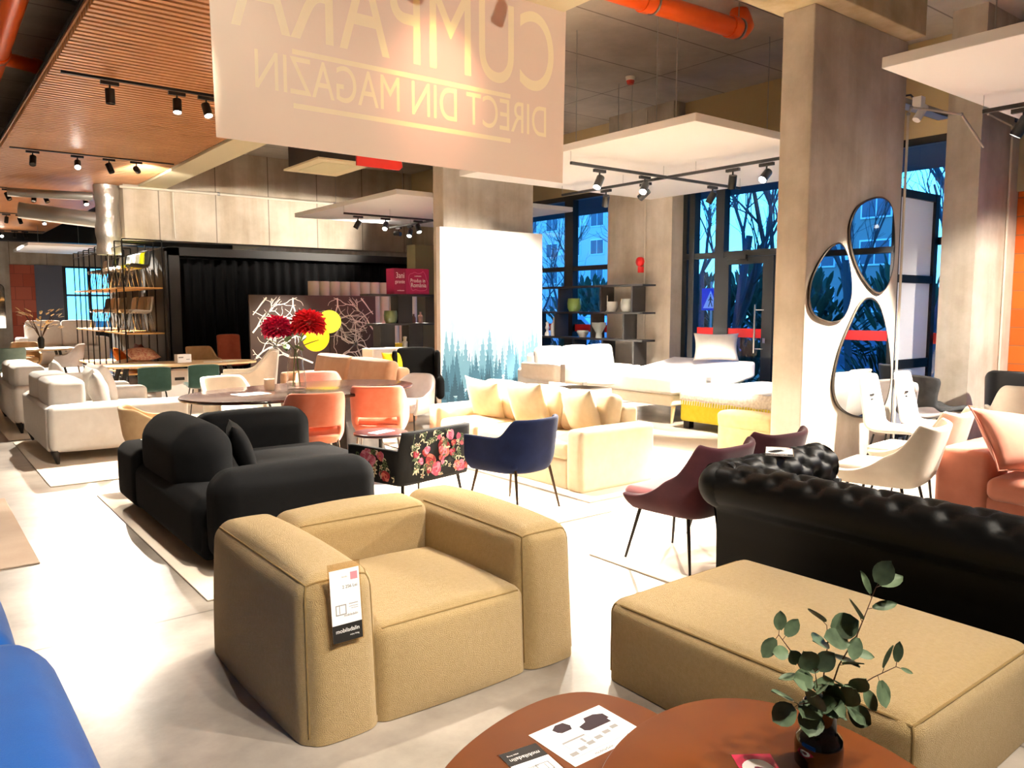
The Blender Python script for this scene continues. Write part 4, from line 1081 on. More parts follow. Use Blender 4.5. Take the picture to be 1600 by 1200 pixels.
# ================================================================ floral chair
def floral_mat():
    return mat('black floral cloth', '#0c0a09', .85, bump=(400, .2))
M_flb = floral_mat()
FLC = [mat('floral rose', '#c0566f', .85), mat('floral blush', '#d98aa0', .85), mat('floral brick', '#9c2b30', .85), mat('floral peach', '#d1705e', .85), mat('floral sage', '#5c6a48', .85), mat('floral ivory', '#d9cfae', .85)]
def floral_chair():
    t = thing('accent_chair', 'black accent chair printed with pink roses, seen from behind', 'armchair', 3.42, 5.84, 0, R(13))
    W_, D_, z0 = .80, .62, .27
    top = lambda a: .55+.15*(1-sstep(.36, .47, a))
    b = tub_shell(W_, D_, z0, top, .03, .06, .16, 8, .03, 60, 16, None, 1.0).build('backrest', M_flb, t, mods=[('solid', .05, 0)])
    mb = MB(); rbox(mb, (0, .05, .35), (.7, .54, .16), .05, (0,.01,.02)); mb.build('seat', M_flb, t)
    four_legs(t, .32, .24, .36, .28, .29, M_legblk, .016, .01)
    random.seed(5); pr = MB(); lay = [0]
    def blob(ci, x, z, r, n=10, wob=.15, sx=1, sz=1, rot=0, face='back'):
        lay[0] += 1; dy = .0012+lay[0]*.00003; pts = []
        for k in range(n):
            a = 2*PI*k/n; rr = r*(1+wob*math.sin(3*a+x*40)+.4*wob*random.uniform(-1,1)); ux, uz = rr*math.cos(a)*sx, rr*math.sin(a)*sz
            X = x+ux*math.cos(rot)-uz*math.sin(rot); Z = z+ux*math.sin(rot)+uz*math.cos(rot)
            if face == 'back':
                X = max(-W_/2+.06, min(W_/2-.06, X)); Z = max(z0+.03, min(.69 if abs(X) < .31 else .60, Z)); h = Z-z0
                pts.append((X, -D_/2-.06*h-.0265-dy, Z))
            else:
                X = max(-D_/2+.12, min(D_/2-.03, X)); Z = max(z0+.03, min(.545, Z)); h = Z-z0
                pts.append((-(W_/2)*(1+.03*h)-.0265-dy, -X, Z))
        pr.add(pts, [tuple(range(n))], None, ci)
    def rose(x, z, r, c1, c2, face='back'):
        blob(c1, x, z, r, 14, .12, face=face)
        for k in range(5):
            a = k*1.256+x*9; blob(c2 if k % 2 else c1, x+r*.5*math.cos(a), z+r*.5*math.sin(a), r*.5, 10, .1, face=face)
        blob(c2, x, z, r*.45, 10, .1, face=face); blob(c1, x+.003, z, r*.25, 8, .1, face=face); blob(2, x, z, r*.12, 7, face=face)
    def sprig(x, z, a, n=4, face='back'):
        for k in range(n):
            for s in (-1, 1): blob(4 if k % 3 else 5, x+.028*k*math.cos(a)+s*.012*math.sin(a), z+.028*k*math.sin(a)-s*.012*math.cos(a), .02, 8, .05, 1, .32, a+s*.6, face)
    def daisy(x, z, r, face='back'):
        for k in range(5): a = k*1.2566; blob(5, x+r*math.cos(a), z+r*math.sin(a), r*.6, 8, .05, 1, .6, a, face)
        blob(3, x, z, r*.35, 7, face=face)
    for (x, z, a) in ((-.2,.62,1.2),(-.12,.6,.3),(.02,.64,2.6),(-.24,.5,2.8),(.25,.42,1.9),(0,.38,.2),(-.28,.36,1.4),(.28,.55,2.4),(.1,.53,2.9),(.2,.33,.6),(-.12,.34,2.2)): sprig(x, z, a)
    for (x, z, r, c1, c2) in ((.12,.63,.045,1,0),(.03,.6,.026,2,0),(.04,.54,.068,2,3),(.06,.49,.05,3,1),(.15,.48,.036,2,0),(-.17,.52,.036,2,3),(-.22,.45,.03,0,1),(-.11,.44,.06,3,2),(-.04,.36,.06,0,1),(.03,.45,.03,0,1),(-.12,.37,.036,2,0),(.26,.34,.055,1,0),(.21,.36,.04,3,1)): rose(x, z, r, c1, c2)
    for (x, z, r) in ((.22,.55,.018),(.27,.58,.014),(-.27,.39,.02),(-.2,.33,.017),(-.25,.59,.014),(.12,.37,.014)): daisy(x, z, r)
    rs = random.Random(77)
    for k in range(46):
        x, z = rs.uniform(-.34,.34), rs.uniform(.3,.68)
        q = rs.random()
        if q < .3: sprig(x, z, rs.uniform(0, 3.1), 3)
        elif q < .55: daisy(x, z, .012)
        elif q < .8: blob(rs.choice((4, 4, 5)), x, z, .028, 8, .1, 1, .35, rs.uniform(0, 3.1))
        else: rose(x, z, rs.uniform(.02,.034), rs.choice((0, 1, 2)), rs.choice((0, 3)))
    for k in range(22):
        x, z = rs.uniform(-.18,.27), rs.uniform(.3,.53); q = rs.random()
        if q < .4: sprig(x, z, rs.uniform(0, 3.1), 3, 'arm')
        elif q < .6: daisy(x, z, .012, 'arm')
        else: rose(x, z, rs.uniform(.02,.036), rs.choice((0, 1)), rs.choice((1, 3)), 'arm')
    for (x, z, a) in ((-.1,.42,1.0),(.05,.34,2.4),(.2,.4,2.0),(0,.5,.4)): sprig(x, z, a, 4, 'arm')
    for (x, z, r, c1, c2) in ((-.08,.47,.055,1,0),(.02,.46,.045,1,0),(-.12,.38,.05,0,1),(.12,.5,.04,0,3),(.18,.34,.05,2,3)): rose(x, z, r, c1, c2, 'arm')
    for (x, z, r) in ((.05,.38,.02),(.0,.32,.018),(.13,.41,.015)): daisy(x, z, r, 'arm')
    pr.build('flower_print', FLC, b, smooth=False)
floral_chair()

# ================================================================ navy chair and cream sofa
nv = chair_tub('dining_chair', 'navy velvet tub chair in front of the cream sofa', F_navy, mat('bronze leg', '#4a3a2c', .35, .8), None, .81, .655, .60, .56, lean=.14, a0=.34, a1=.52)
nv.location = (4.02, 5.16, .0); nv.rotation_euler.z = R(12)
cs = sofa('cream_sofa', 'cream three-seat sofa with block arms, lit almost white', F_cream, 2.62, .98, 5.28, 6.46, R(90), 3, .22, .58, .80, .42)
cushion('cream cushion at the left arm of the cream sofa', F_cream, .52, .5, .2, TM(5.2, 7.2, .67, R(68), R(-6), R(100)), 'cushions on the cream sofa')
cushion('cream cushion in the middle of the cream sofa', F_cream, .6, .52, .2, TM(5.22, 6.45, .68, R(70), 0, R(92)), 'cushions on the cream sofa')
cushion('cream cushion near the right arm of the cream sofa, edge in shade', F_cream, .5, .48, .2, TM(5.28, 5.68, .66, R(72), R(5), R(84)), 'cushions on the cream sofa')
# ================================================================ white beds by the windows
M_mat = fabric('white mattress ticking', '#ebe6e2', '#f2eeea', 300, .2, .05)
def bent_mattress(name, label, x0, x1, y0, y1, prof, th, cat, tags, base=None):
    """mattress bent along x by prof(u)->z of the top"""
    t = thing(name, label, cat, x0, y0)
    mb = MB(); L = x1-x0; D = y1-y0; n = 24; h = th
    def fn(o):
        u = (o[0]+L/2)/L; return [o[0], o[1], o[2]+prof(u)]
    rbox(mb, (L/2, D/2, 0), (L, D, th), .05, (0,0,.0), 16, 3, fn=fn); mb.build('mattress', M_mat, t)
    return t
def bed_a():
    pr = lambda u: .62+.10*(1-u)**2*1.5
    t = bent_mattress('bed', 'white adjustable mattress with raised head and carry strap behind the cream sofa', 7.4, 8.68, 8.55, 9.35, pr, .24, 'bed', None)
    mb = MB(); box(mb, .12, .2, -.014, 0, .62, .88); mb.build('carry_strap', mat('strap webbing', '#8d827c', .9), t, smooth=False)
    mb = MB(); box(mb, .56, .64, -.012, 0, .55, .59); mb.build('care_label', M_grey_ink, t, smooth=False)
    mb = MB(); rbox(mb, (.64, .4, .36), (1.2, .7, .22), .03); mb.build('slat_base', M_white, t)
    for (x, y) in ((.15,.1),(1.1,.1),(.15,.7),(1.1,.7)): leg(t, (x, y, .28), (x, y, 0), .025, .02, M_legblk)
bed_a()
def bed_b():
    pr = lambda u: .56+.34*max(0, u-.45)**1.3
    t = bent_mattress('bed', 'white adjustable bed with raised headrest and small label, before the glass door', 8.75, 10.75, 7.5, 9.2, pr, .26, 'bed', None)
    mb = MB(); box(mb, .75, .86, -.012, 0, .60, .66); mb.build('care_label', M_grey_ink, t, smooth=False)
    mb = MB(); rbox(mb, (1.0, .85, .34), (1.9, 1.6, .16), .03); mb.build('base', F_cwhite, t)
    lm = mat('pale oak', '#d8bd8e', .5)
    for (x, y) in ((.15,.1),(1.85,.1),(.15,1.6),(1.85,1.6)): leg(t, (x, y, .28), (x+(.04 if x > 1 else -.04), y, 0), .035, .016, lm)
bed_b()
cushion('large white pillow standing at the head of the adjustable bed', M_mat, .72, .5, .2, TM(10.5, 8.1, 1.06, R(62), 0, R(-50)))
ws = sofa('white_sofa', 'long white sofa before the dark open bookcase, overexposed', M_mat, 2.2, .9, 9.5, 10.25, R(180), 3, .2, .66, .97, .46)
def yellow_bed():
    t = thing('bed', 'lemon yellow upholstered bed with fringed white throw', 'bed', 8.68, 5.5)
    mb = MB(); rbox(mb, (.95, .9, .26), (1.9, 1.8, .32), .04, (.005,.005,0)); mb.build('frame', F_yellow, t)
    mb = MB(); rbox(mb, (.96, .9, .47), (1.82, 1.74, .18), .06, (0,0,.02)); mb.build('mattress', M_mat, t)
    mb = MB(); n = 46
    def f(u, v):
        y = .02+1.76*u
        P = [(-.035, .40), (-.03, .5), (0.03, .575), (.3, .59), (.7, .59)]
        x = v*4; i = min(3, int(x)); k = x-i
        return (P[i][0]+(P[i+1][0]-P[i][0])*k, y, P[i][1]+(P[i+1][1]-P[i][1])*k+.006*math.sin(40*u+v*5))
    grid(mb, f, 50, 12); th = mb.build('throw', fabric('woven white throw', '#e9e3dc', '#b9b0a8', 300, .3, .05, 30), t, mods=[('solid', .012, 1)])
    fr = MB()
    for k in range(40): tube(fr, [(-.04, .04+.043*k, .41), (-.044, .045+.043*k, .345)], .006, 4)
    fr.build('fringe', F_cwhite, th)
    for (x, y) in ((.08,.08),(1.8,.08),(.08,1.7),(1.8,1.7)):
        mb = MB(); box(mb, x-.05, x+.05, y-.05, y+.05, 0, .11); mb.build('leg', M_legblk, t, smooth=False)
yellow_bed()
def pouf():
    t = thing('armchair', 'beige armchair half hidden behind the concrete column', 'armchair', 7.52, 5.1)
    mb = MB(); rbox(mb, (0, 0, .22), (.8, .72, .40), .05, (.01,.01,.02)); mb.build('base', F_tan, t)
    mb = MB(); rbox(mb, (-.28, .0, .46), (.24, .72, .2), .06, (.01,.01,.02), taper=(1.25, 1.02)); mb.build('backrest', F_tan, t)
pouf()
# tall open bookcase before window_1
M_shelf = mat('charcoal board', '#262322', .5)
def window_shelf():
    t = thing('bookcase', 'charcoal open bookcase with staggered dividers before the blue window', 'bookcase', 10.45, 0)
    y0, y1 = 9.68, 13.2; d = .34
    for z in (.05, .58, 1.10, 1.60, 2.10):
        mb = MB(); box(mb, 0, d, y0, y1, z-.018, z+.018); mb.build('shelf', M_shelf, t, smooth=False)
    for (za, zb, ys) in ((1.62,2.08,(9.95,10.75,11.95,12.9)),(1.12,1.58,(10.15,11.0,12.05,12.75)),(.6,1.08,(9.9,10.7,11.5,12.6)),(.07,.56,(10.1,11.0,12.0,12.8))):
        for y in ys:
            mb = MB(); box(mb, .0, d, y-.02, y+.02, za, zb); mb.build('divider', M_shelf, t, smooth=False)
window_shelf()
def pot(name, label, x, y, z, prof, m, group, s=1):
    o = MB(); lathe(o, [(r*s, h*s) for r, h in prof], 22, ); q = o.build(name, m); q.location = (x, y, z); tag(q, label, name.replace('_', ' '), group); return q
PV = [(.001,0),(.075,0),(.1,.05),(.105,.12),(.095,.19),(.085,.19),(.09,.12),(.001,.05)]
G1 = 'vases on the charcoal bookcase'
pot('vase', 'round green vase on the second bookcase shelf', 10.56, 11.6, 1.62, PV, mat('green glaze', '#7d9a52', .25), G1, 1.35)
pot('vase', 'white squat vase on the second bookcase shelf', 10.56, 10.55, 1.62, PV, mat('white glaze', '#d8d6d2', .25), G1, 1.0)
pot('vase', 'pale grey round vase on the second bookcase shelf near the concrete pier', 10.56, 10.15, 1.62, PV, mat('grey glaze', '#a8aba6', .25), G1, 1.25)
pot('candlestick', 'thin white candlestick on the second bookcase shelf', 10.56, 10.68, 1.62, [(.001,0),(.04,0),(.01,.03),(.012,.3),(.001,.31)], MATS['white glaze'], G1)
pot('bottle', 'white tall bottle on the third bookcase shelf', 10.56, 12.2, 1.12, [(.001,0),(.07,0),(.08,.05),(.08,.22),(.03,.3),(.03,.38),(.001,.38)], MATS['white glaze'], G1)
pot('figurine', 'small white figurine on the third bookcase shelf', 10.56, 12.42, 1.12, [(.001,0),(.06,0),(.05,.06),(.02,.1),(.05,.16),(.03,.22),(.04,.27),(.001,.3)], MATS['white glaze'], G1)
pot('bowl', 'white wide bowl on the third bookcase shelf', 10.56, 10.9, 1.12, [(.001,0),(.06,0),(.05,.08),(.12,.2),(.13,.27),(.115,.27),(.1,.2),(.001,.12)], MATS['grey glaze'], G1, 1.1)
pot('bowl', 'low white bowl on the third bookcase shelf', 10.56, 11.35, 1.12, [(.001,0),(.06,0),(.11,.09),(.1,.12),(.09,.1),(.001,.04)], MATS['white glaze'], G1, 1.1)

# ================================================================ white sign with forest print
def sign():
    t = thing('display_board', 'tall white board with a misty blue spruce forest along its foot', 'sign', 7.17, 11.2)
    mb = MB(); box(mb, 0, 2.22, 0, .12, 0, 3.04); mb.build('board', mat('matt white print', '#f6f4f2', .75), t, smooth=False)
    random.seed(21)
    cols = [mat('spruce haze', '#7f9aa6', .8), mat('spruce pale', '#4f7586', .8), mat('spruce blue', '#2a5264', .8), mat('spruce deep', '#173a4a', .8)]
    for ci, m in enumerate(cols):
        mb = MB(); cnt = 44
        for k in range(cnt):
            x = random.uniform(.05, 2.17); ht = random.uniform(.35, .75)*(1.15-.18*ci)*(1.0 if abs(x-1.3) > .25 else .8); zb = random.uniform(.0, .55)*(1-.22*ci)+.04
            if ci == 3: zb = random.uniform(.0, .25)
            zt = zb+ht+.35*(3-ci)/3; w = ht*.22; y = -.001-.0006*ci-.00001*k; steps = 9
            pts_l = []; pts_r = []
            for s in range(steps):
                a = s/steps; zz = zt-(zt-zb)*a; ww = w*(a+.04)
                pts_l += [(x-ww*.55, y, zz), (x-ww*1.15*random.uniform(.8,1.1), y, zz-.02)]
                pts_r += [(x+ww*.55, y, zz), (x+ww*1.15*random.uniform(.8,1.1), y, zz-.02)]
            for s in range(len(pts_l)-1):
                q = [pts_l[s], pts_r[s], pts_r[s+1], pts_l[s+1]]
                q = [(min(2.215, max(.005, p[0])), p[1], max(.01, p[2])) for p in q]
                mb.add(q, [(0, 1, 2, 3)])
        o = mb.build('forest_print', m, t, smooth=False)
    gm = MB(); n = 40
    for k in range(n):
        xa, xb = 2.22*k/n, 2.22*(k+1)/n; za, zb2 = .3+.06*math.sin(k*1.3), .3+.06*math.sin(k*1.3+1.3)
        gm.add([(xa,-.0005,.01),(xb,-.0005,.01),(xb,-.0005,zb2),(xa,-.0005,za)], [(0,1,2,3)])
    gm.build('forest_floor_print', cols[2], t, smooth=False)
    d = MB()
    for (x, z, n) in ((1.0,1.62,9),(1.3,1.72,7),(.9,1.42,10),(.35,1.28,5),(.75,1.18,6),(.6,1.05,9),(.3,.98,3)):
        for k in range(n): box(d, x+.06*k, x+.06*k+random.uniform(.008,.03), -.002, -.001, z+.006*k-.008, z+.006*k+random.uniform(0,.012))
    d.build('faint_lettering', mat('faint grey print', '#9a9694', .8), t, smooth=False)
sign()

# ================================================================ branch mural panel, tubes, shelf, lamps
def mural():
    t = thing('mural_panel', 'dark panel with mirrored white tree branches behind the flower vase', 'wall panel', 5.46, 15.5)
    mb = MB(); box(mb, 0, 2.78, 0, .06, 0, 1.95); mb.build('board', mat('umber board', '#3a2a25', .5), t, smooth=False)
    random.seed(9); b = MB()
    def limb(p, a, r, L, dep):
        pts = [p]; x, z = p
        for k in range(6):
            a += random.uniform(-.45, .45); x += L/6*math.cos(a); z += L/6*math.sin(a)
            if not (0.03 < x < 1.37 and .25 < z < 1.92): break
            pts.append((x, z))
            if dep > 0 and random.random() < .42: limb((x, z), a+random.choice((-1, 1))*random.uniform(.5, 1.1), r*.6, L*.55, dep-1)
        if len(pts) > 1:
            for s in (0, 1):
                P = [((q[0] if s == 0 else 2.78-q[0]), -.003, q[1]) for q in pts]
                for i in range(len(P)-1):
                    A, B = Vector(P[i]), Vector(P[i+1]); dd = (B-A); nn = Vector((-dd.z, 0, dd.x)).normalized()
                    ra, rb2 = r*.55*(1-i/len(P)*.6), r*.55*(1-(i+1)/len(P)*.6)
                    b.add([tuple(A+nn*ra), tuple(B+nn*rb2), tuple(B-nn*rb2), tuple(A-nn*ra)], [(0,1,2,3)])
    for (p, a, r, L) in (((.05,1.2),.9,.03,.9),((.35,1.9),-1.9,.03,.9),((.9,1.9),-1.2,.028,.9),((.1,.7),.3,.03,1.0),((.3,.3),1.0,.034,1.1),((1.35,1.5),2.8,.026,.9),((1.3,.55),2.4,.032,1.0),((.7,1.3),.2,.022,.7)): limb(p, a, r, L, 2)
    b.build('branch_print', mat('ivory print', '#efe6dc', .6), t, smooth=False)
mural()
M_tube = mat('white card tube', '#d8cec2', .8)
for k in range(11):
    mb = MB(); lathe(mb, [(.118,0),(.118,2.26),(.106,2.26),(.106,.02)], 24); o = mb.build('card_tube', M_tube); o.location = (7.03+.242*k, 16.0, 0)
    tag(o, 'white card tube standing in the row behind the dark bookshelf', 'tube', 'row of white card tubes')
def bookshelf():
    t = thing('bookshelf', 'dark offset bookshelf with a magenta box on top, left of the white board', 'bookshelf', 7.1, 13.55)
    d = .34
    for (z, a, b) in ((1.94, -.05, 1.5), (1.37, .08, 1.52), (.80, .02, 1.55), (.06, .1, 1.55)):
        mb = MB(); box(mb, a, b, 0, d, z-.02, z+.02); mb.build('shelf', M_shelf, t, smooth=False)
    for (za, zb, xs) in ((1.39,1.92,(.62,1.42)),(.82,1.35,(.22,.86)),):
        for x in xs:
            mb = MB(); box(mb, x, x+.32, .04, d, za, zb) if x < 1.2 else box(mb, x, x+.04, 0, d, za, zb); mb.build('upright_box', M_shelf, t, smooth=False)
    mb = MB(); box(mb, .9, 1.5, .0, d, .82, 1.35); mb.build('upright_box', M_shelf, t, smooth=False) if False else None
    mb = MB(); box(mb, .5, 1.52, 0, d, .08, .78); mb.build('cupboard', M_shelf, t, smooth=False)
    for (x, z, w, h) in ((1.12,.66,.09,.1),(1.0,.42,.13,.26)):
        q = MB(); box(q, x, x+w, -.006, -.002, z, z+h); q.build('price_label', M_paper, t, smooth=False)
bookshelf()
def pinkbox():
    t = thing('display_box', 'magenta box with white warranty lettering on top of the dark bookshelf', 'box', 7.62, 13.57, 1.962)
    mg = mat('magenta card', '#a8174f', .5); mg2 = mat('deep magenta card', '#8c123f', .5)
    mb = MB(); box(mb, 0, .80, 0, .3, 0, .5); mb.build('carton', mg, t, smooth=False)
    mb = MB(); box(mb, 0, .27, -.002, 0, 0, .5); mb.build('left_panel', mg2, t, smooth=False)
    F = lambda x, z: TM(x, -.003, z, R(90))
    text_mesh('3ani', .16, 'lettering', M_paper, t, F(.14, .36), .001, sx=.75)
    text_mesh('garantie', .1, 'lettering', M_paper, t, F(.135, .24), .001, sx=.68)
    text_mesh('Produs in', .105, 'lettering', M_paper, t, F(.54, .265), .001, sx=.85)
    text_mesh('România', .12, 'lettering', M_paper, t, F(.555, .175), .001, sx=.85)
    text_mesh('mobiladalin', .035, 'lettering', M_paper, t, F(.54, .355), .001)
    text_mesh('mobiladalin', .035, 'lettering', M_paper, t, F(.15, .07), .001)
    ol = [(.33,.3),(.36,.38),(.42,.4),(.47,.42),(.54,.4),(.62,.41),(.66,.44),(.71,.38),(.74,.28),(.77,.22),(.74,.1),(.7,.07),(.58,.06),(.48,.08),(.42,.06),(.37,.15)]
    for k in (1.0,):
        mb = MB(); tube(mb, [(x, -.003, z+.01) for x, z in smooth_poly(ol, 4)], .004, 4, closed=True); mb.build('map_outline', mat('light pink print', '#e06a9a', .6), t)
pinkbox()
G2 = 'small things on the dark bookshelf'
pot('vase', 'olive green bowl vase on the dark bookshelf', 7.6, 13.68, 1.392, PV, mat('olive glaze', '#5f6b45', .3), G2, 1.3)
pot('bottle', 'small brown bottle on the dark bookshelf, left', 8.12, 13.68, 1.392, [(.001,0),(.04,0),(.042,.1),(.02,.14),(.02,.18),(.001,.18)], mat('brown glass', '#6b4a3c', .2), G2)
pot('bottle', 'small pinkish bottle on the dark bookshelf, right', 8.28, 13.68, 1.392, [(.001,0),(.045,0),(.05,.14),(.022,.17),(.03,.22),(.001,.22)], mat('pink glass', '#9c7a72', .2), G2)
def lid_jar():
    t = thing('jar', 'white lidded jar on the dark bookshelf beside the yellow box', 'jar', 7.83, 13.68, .822, 0, G2)
    mb = MB(); lathe(mb, [(.001,0),(.07,0),(.07,.22),(.05,.24),(.001,.24)], 20); mb.build('body', MATS['white glaze'], t)
    mb = MB(); lathe(mb, [(.03,.24),(.035,.33),(.001,.34)], 16); mb.build('lid', MATS['white glaze'], t)
lid_jar() if False else None
def ybox():
    t = thing('box', 'bright yellow box on the dark bookshelf', 'box', 7.66, 13.66, .822, 0, G2)
    mb = MB(); box(mb, 0, .17, 0, .14, 0, .17); mb.build('carton', mat('yellow card', '#f2c90a', .5), t, smooth=False)
    mb = MB(); box(mb, -.004, .174, -.004, .144, .13, .175); mb.build('lid', MATS['yellow card'], t, smooth=False)
# put the yellow box on the free stretch of the lowest open shelf
ybox()
pot('jar', 'white slim jar on the dark bookshelf beside the yellow box', 7.9, 13.66, .822, [(.001,0),(.055,0),(.055,.2),(.03,.22),(.04,.3),(.001,.31)], MATS['white glaze'], G2)
M_yel = mat('yellow glass', '#f4d400', .3); M_yel_on = emat('lit yellow globe', (1, .72, .03), 1.1)
def lamp():
    t = thing('floor_lamp', 'floor lamp with a lit yellow globe and a yellow disc', 'lamp', 6.25, 13.55)
    mb = MB(); lathe(mb, [(.001,0),(.15,0),(.15,.02),(.02,.03),(.001,.03)], 28); mb.build('base', M_black, t)
    mb = MB(); tube(mb, [(0,0,.02),(0,0,1.26)], .012, 8); tube(mb, [(0,0,1.05),(-.3,-.12,1.1)], .01, 8); mb.build('pole', M_black, t)
    mb = MB(); sphere(mb, (0,0,1.44), .21, 24); mb.build('globe', M_yel_on, t)
    mb = MB(); sphere(mb, (-.36,-.2,1.17), (.26,.06,.26), 24); mb.build('disc_shade', mat('yellow lit disc', '#f2c400', .3, emit=((1,.65,.01), .25)), t)
lamp()
ld = bpy.data.lights.new('globe_glow', 'POINT'); ld.energy = 60; ld.color = (1, .75, .3); ld.shadow_soft_size = .22
# the globe itself is the glow; a bulb of the same colour sits just in front of it on the wall side
lo = bpy.data.objects.new('globe_glow', ld); C.objects.link(lo); lo.location = (6.25, 13.95, 1.44)
bpy.data.objects.remove(lo)
ps = sofa('pink_beige_sofa', 'nude velvet sofa with big back cushions behind the dark table', F_bp, 3.0, .95, 5.55, 11.55, R(90), 2, .2, .6, .86, .44)
cushion('bright yellow cushion behind the nude sofa, beside the dark bookshelf', mat('yellow cloth', '#eec20c', .9), .5, .4, .16, TM(6.22, 11.1, .80, R(75), 0, R(20)))
def sideboard():
    t = thing('sideboard', 'white low sideboard glowing beside the yellow lamp', 'sideboard', 6.7, 12.75)
    mb = MB(); box(mb, 0, .9, 0, .4, .1, .95); mb.build('carcass', M_white, t, smooth=False)
    for k in range(2):
        q = MB(); box(q, .02+.44*k, .44+.44*k, -.015, -.002, .12, .93); q.build('door', M_white, t, smooth=False)
    for (x, y) in ((.06,.06),(.84,.06),(.06,.34),(.84,.34)): leg(t, (x, y, .1), (x, y, 0), .02, .014, M_legblk)
sideboard()
def wing_chair():
    t = thing('wing_chair', 'black wing armchair left of the white board', 'armchair', 6.42, 10.75, 0, R(150))
    F = F_black
    mb = MB(); rbox(mb, (0, .05, .40), (.62, .62, .16), .05, (0,.01,.02)); mb.build('seat', F, t)
    mb = MB(); rbox(mb, (0,0,0), (.62, .14, .66), .06, (0,.02,.02), M=TM(0, -.30, .72, R(14))); mb.build('backrest', F, t)
    for s in (-1, 1):
        mb = MB(); rbox(mb, (s*.36, .02, .45), (.13, .66, .34), .06, (.01,.01,.02)); rbox(mb, (s*.34, -.22, .76), (.08, .28, .5), .035, (.01,.01,0)); mb.build('left_wing' if s < 0 else 'right_wing', F, t)
    four_legs(t, .28, .26, .32, .32, .33, M_legblk, .015, .01)
wing_chair()

# ================================================================ wood table group
def oak_table():
    t = thing('dining_table', 'light oval oak table with green chairs in front', 'dining table', 3.62, 13.95, 0, R(-2))
    mb = MB(); prism(mb, superellipse(1.35, .55, 2.4, 56), .735, .77, .012); mb.build('tabletop', mat('light oak', '#caa77a', .45, var=(6, '#d8b88c', .3)), t, angle=30)
    for sx in (-1, 1):
        for sy in (-1, 1): leg(t, (sx*.8, sy*.3, .735), (sx*1.0, sy*.36, 0), .04, .03, M_legblk)
oak_table()
GP = [(.25,.44),(.23,.47),(.1,.47),(-.05,.455),(-.16,.455),(-.22,.49),(-.245,.57),(-.255,.68),(-.27,.82)]
g1 = chair_shell('dining_chair', 'bottle green velvet chair at the oak table, left of the two', F_green, M_legblk, 'green chairs at the oak table', lambda s: .46, GP, thick=.05, cup=.03)
g1.location = (3.0, 12.75, 0); g1.rotation_euler.z = R(-12)
dup(g1, 3.72, 12.85, 0, R(-6), 'bottle green velvet chair at the oak table, right of the two, nearer the white armchair')
tc = dup(co1, 5.0, 17.1, 0, R(185), 'tan slotted-back chair behind the oak table before the black curtain', 'chairs before the black curtain', {F_coral: F_tan})
r1 = chair_shell('dining_chair', 'brick red high-back chair before the black curtain', F_brick, M_legblk, 'chairs before the black curtain', lambda s: .5, [(.25,.46),(.23,.49),(.1,.49),(-.1,.48),(-.2,.5),(-.24,.6),(-.26,.8),(-.29,1.13)], thick=.06, cup=.02)
r1.location = (5.6, 17.0, 0); r1.rotation_euler.z = R(180)
wc = chair_tub('lounge_chair', 'white high-backed lounge chair blown out by the spotlight, behind the dark table', F_cwhite, M_legblk, None, 1.08, .78, .74, .72, 'armchair', lean=.1)
wc.location = (3.98, 11.45, 0); wc.rotation_euler.z = R(70)
def tissue():
    t = thing('tissue_box', 'small white printed box standing on the oak table', 'box', 3.75, 13.95, .771, R(10))
    mb = MB(); box(mb, -.12, .12, -.06, .06, 0, .14); mb.build('carton', M_paper, t, smooth=False)
    mb = MB(); box(mb, -.1, -.02, -.0615, -.06, .08, .1); box(mb, .03, .09, -.0615, -.06, .05, .06); mb.build('print', M_grey_ink, t, smooth=False)
tissue()
for k, (x, y, w, a) in enumerate(((3.2,13.75,.28,10),(4.2,13.8,.3,-20),(4.5,13.9,.3,30))):
    sheet(('white leaflet on the oak table, behind the left green chair','white leaflet on the oak table, behind the right green chair','white leaflet at the right end of the oak table')[k], x, y, .771, w, .2, R(a), lines=False)
def basket():
    t = thing('storage_bin', 'white handled bin under the oak table', 'bin', 3.75, 14.4)
    mb = MB(); box(mb, -.3, .3, -.2, .2, 0, .62); mb.build('body', M_white, t, smooth=False)
    mb = MB(); box(mb, -.08, .08, -.205, -.2, .45, .5); mb.build('handle_slot', M_ink, t, smooth=False)
basket()

# ================================================================ black curtain
def curtain():
    t = thing('curtain', 'black pleated curtain across the dark back display', 'curtain', 4.9, 18.25)
    mb = MB(); grid(mb, lambda u, v: (5.9*u, .05*math.sin(u*150)+.02*math.sin(u*61), 2.76*v+.01), 420, 6)
    mb.build('drape', fabric('black drape', '#070708', '#0b0b0d', 300, .2, 0), t, mods=[('solid', .006, 0)])
    mb = MB(); tube(mb, [(0,0,2.78),(5.9,0,2.78)], .014, 8); mb.build('rail', M_black, t)
curtain()

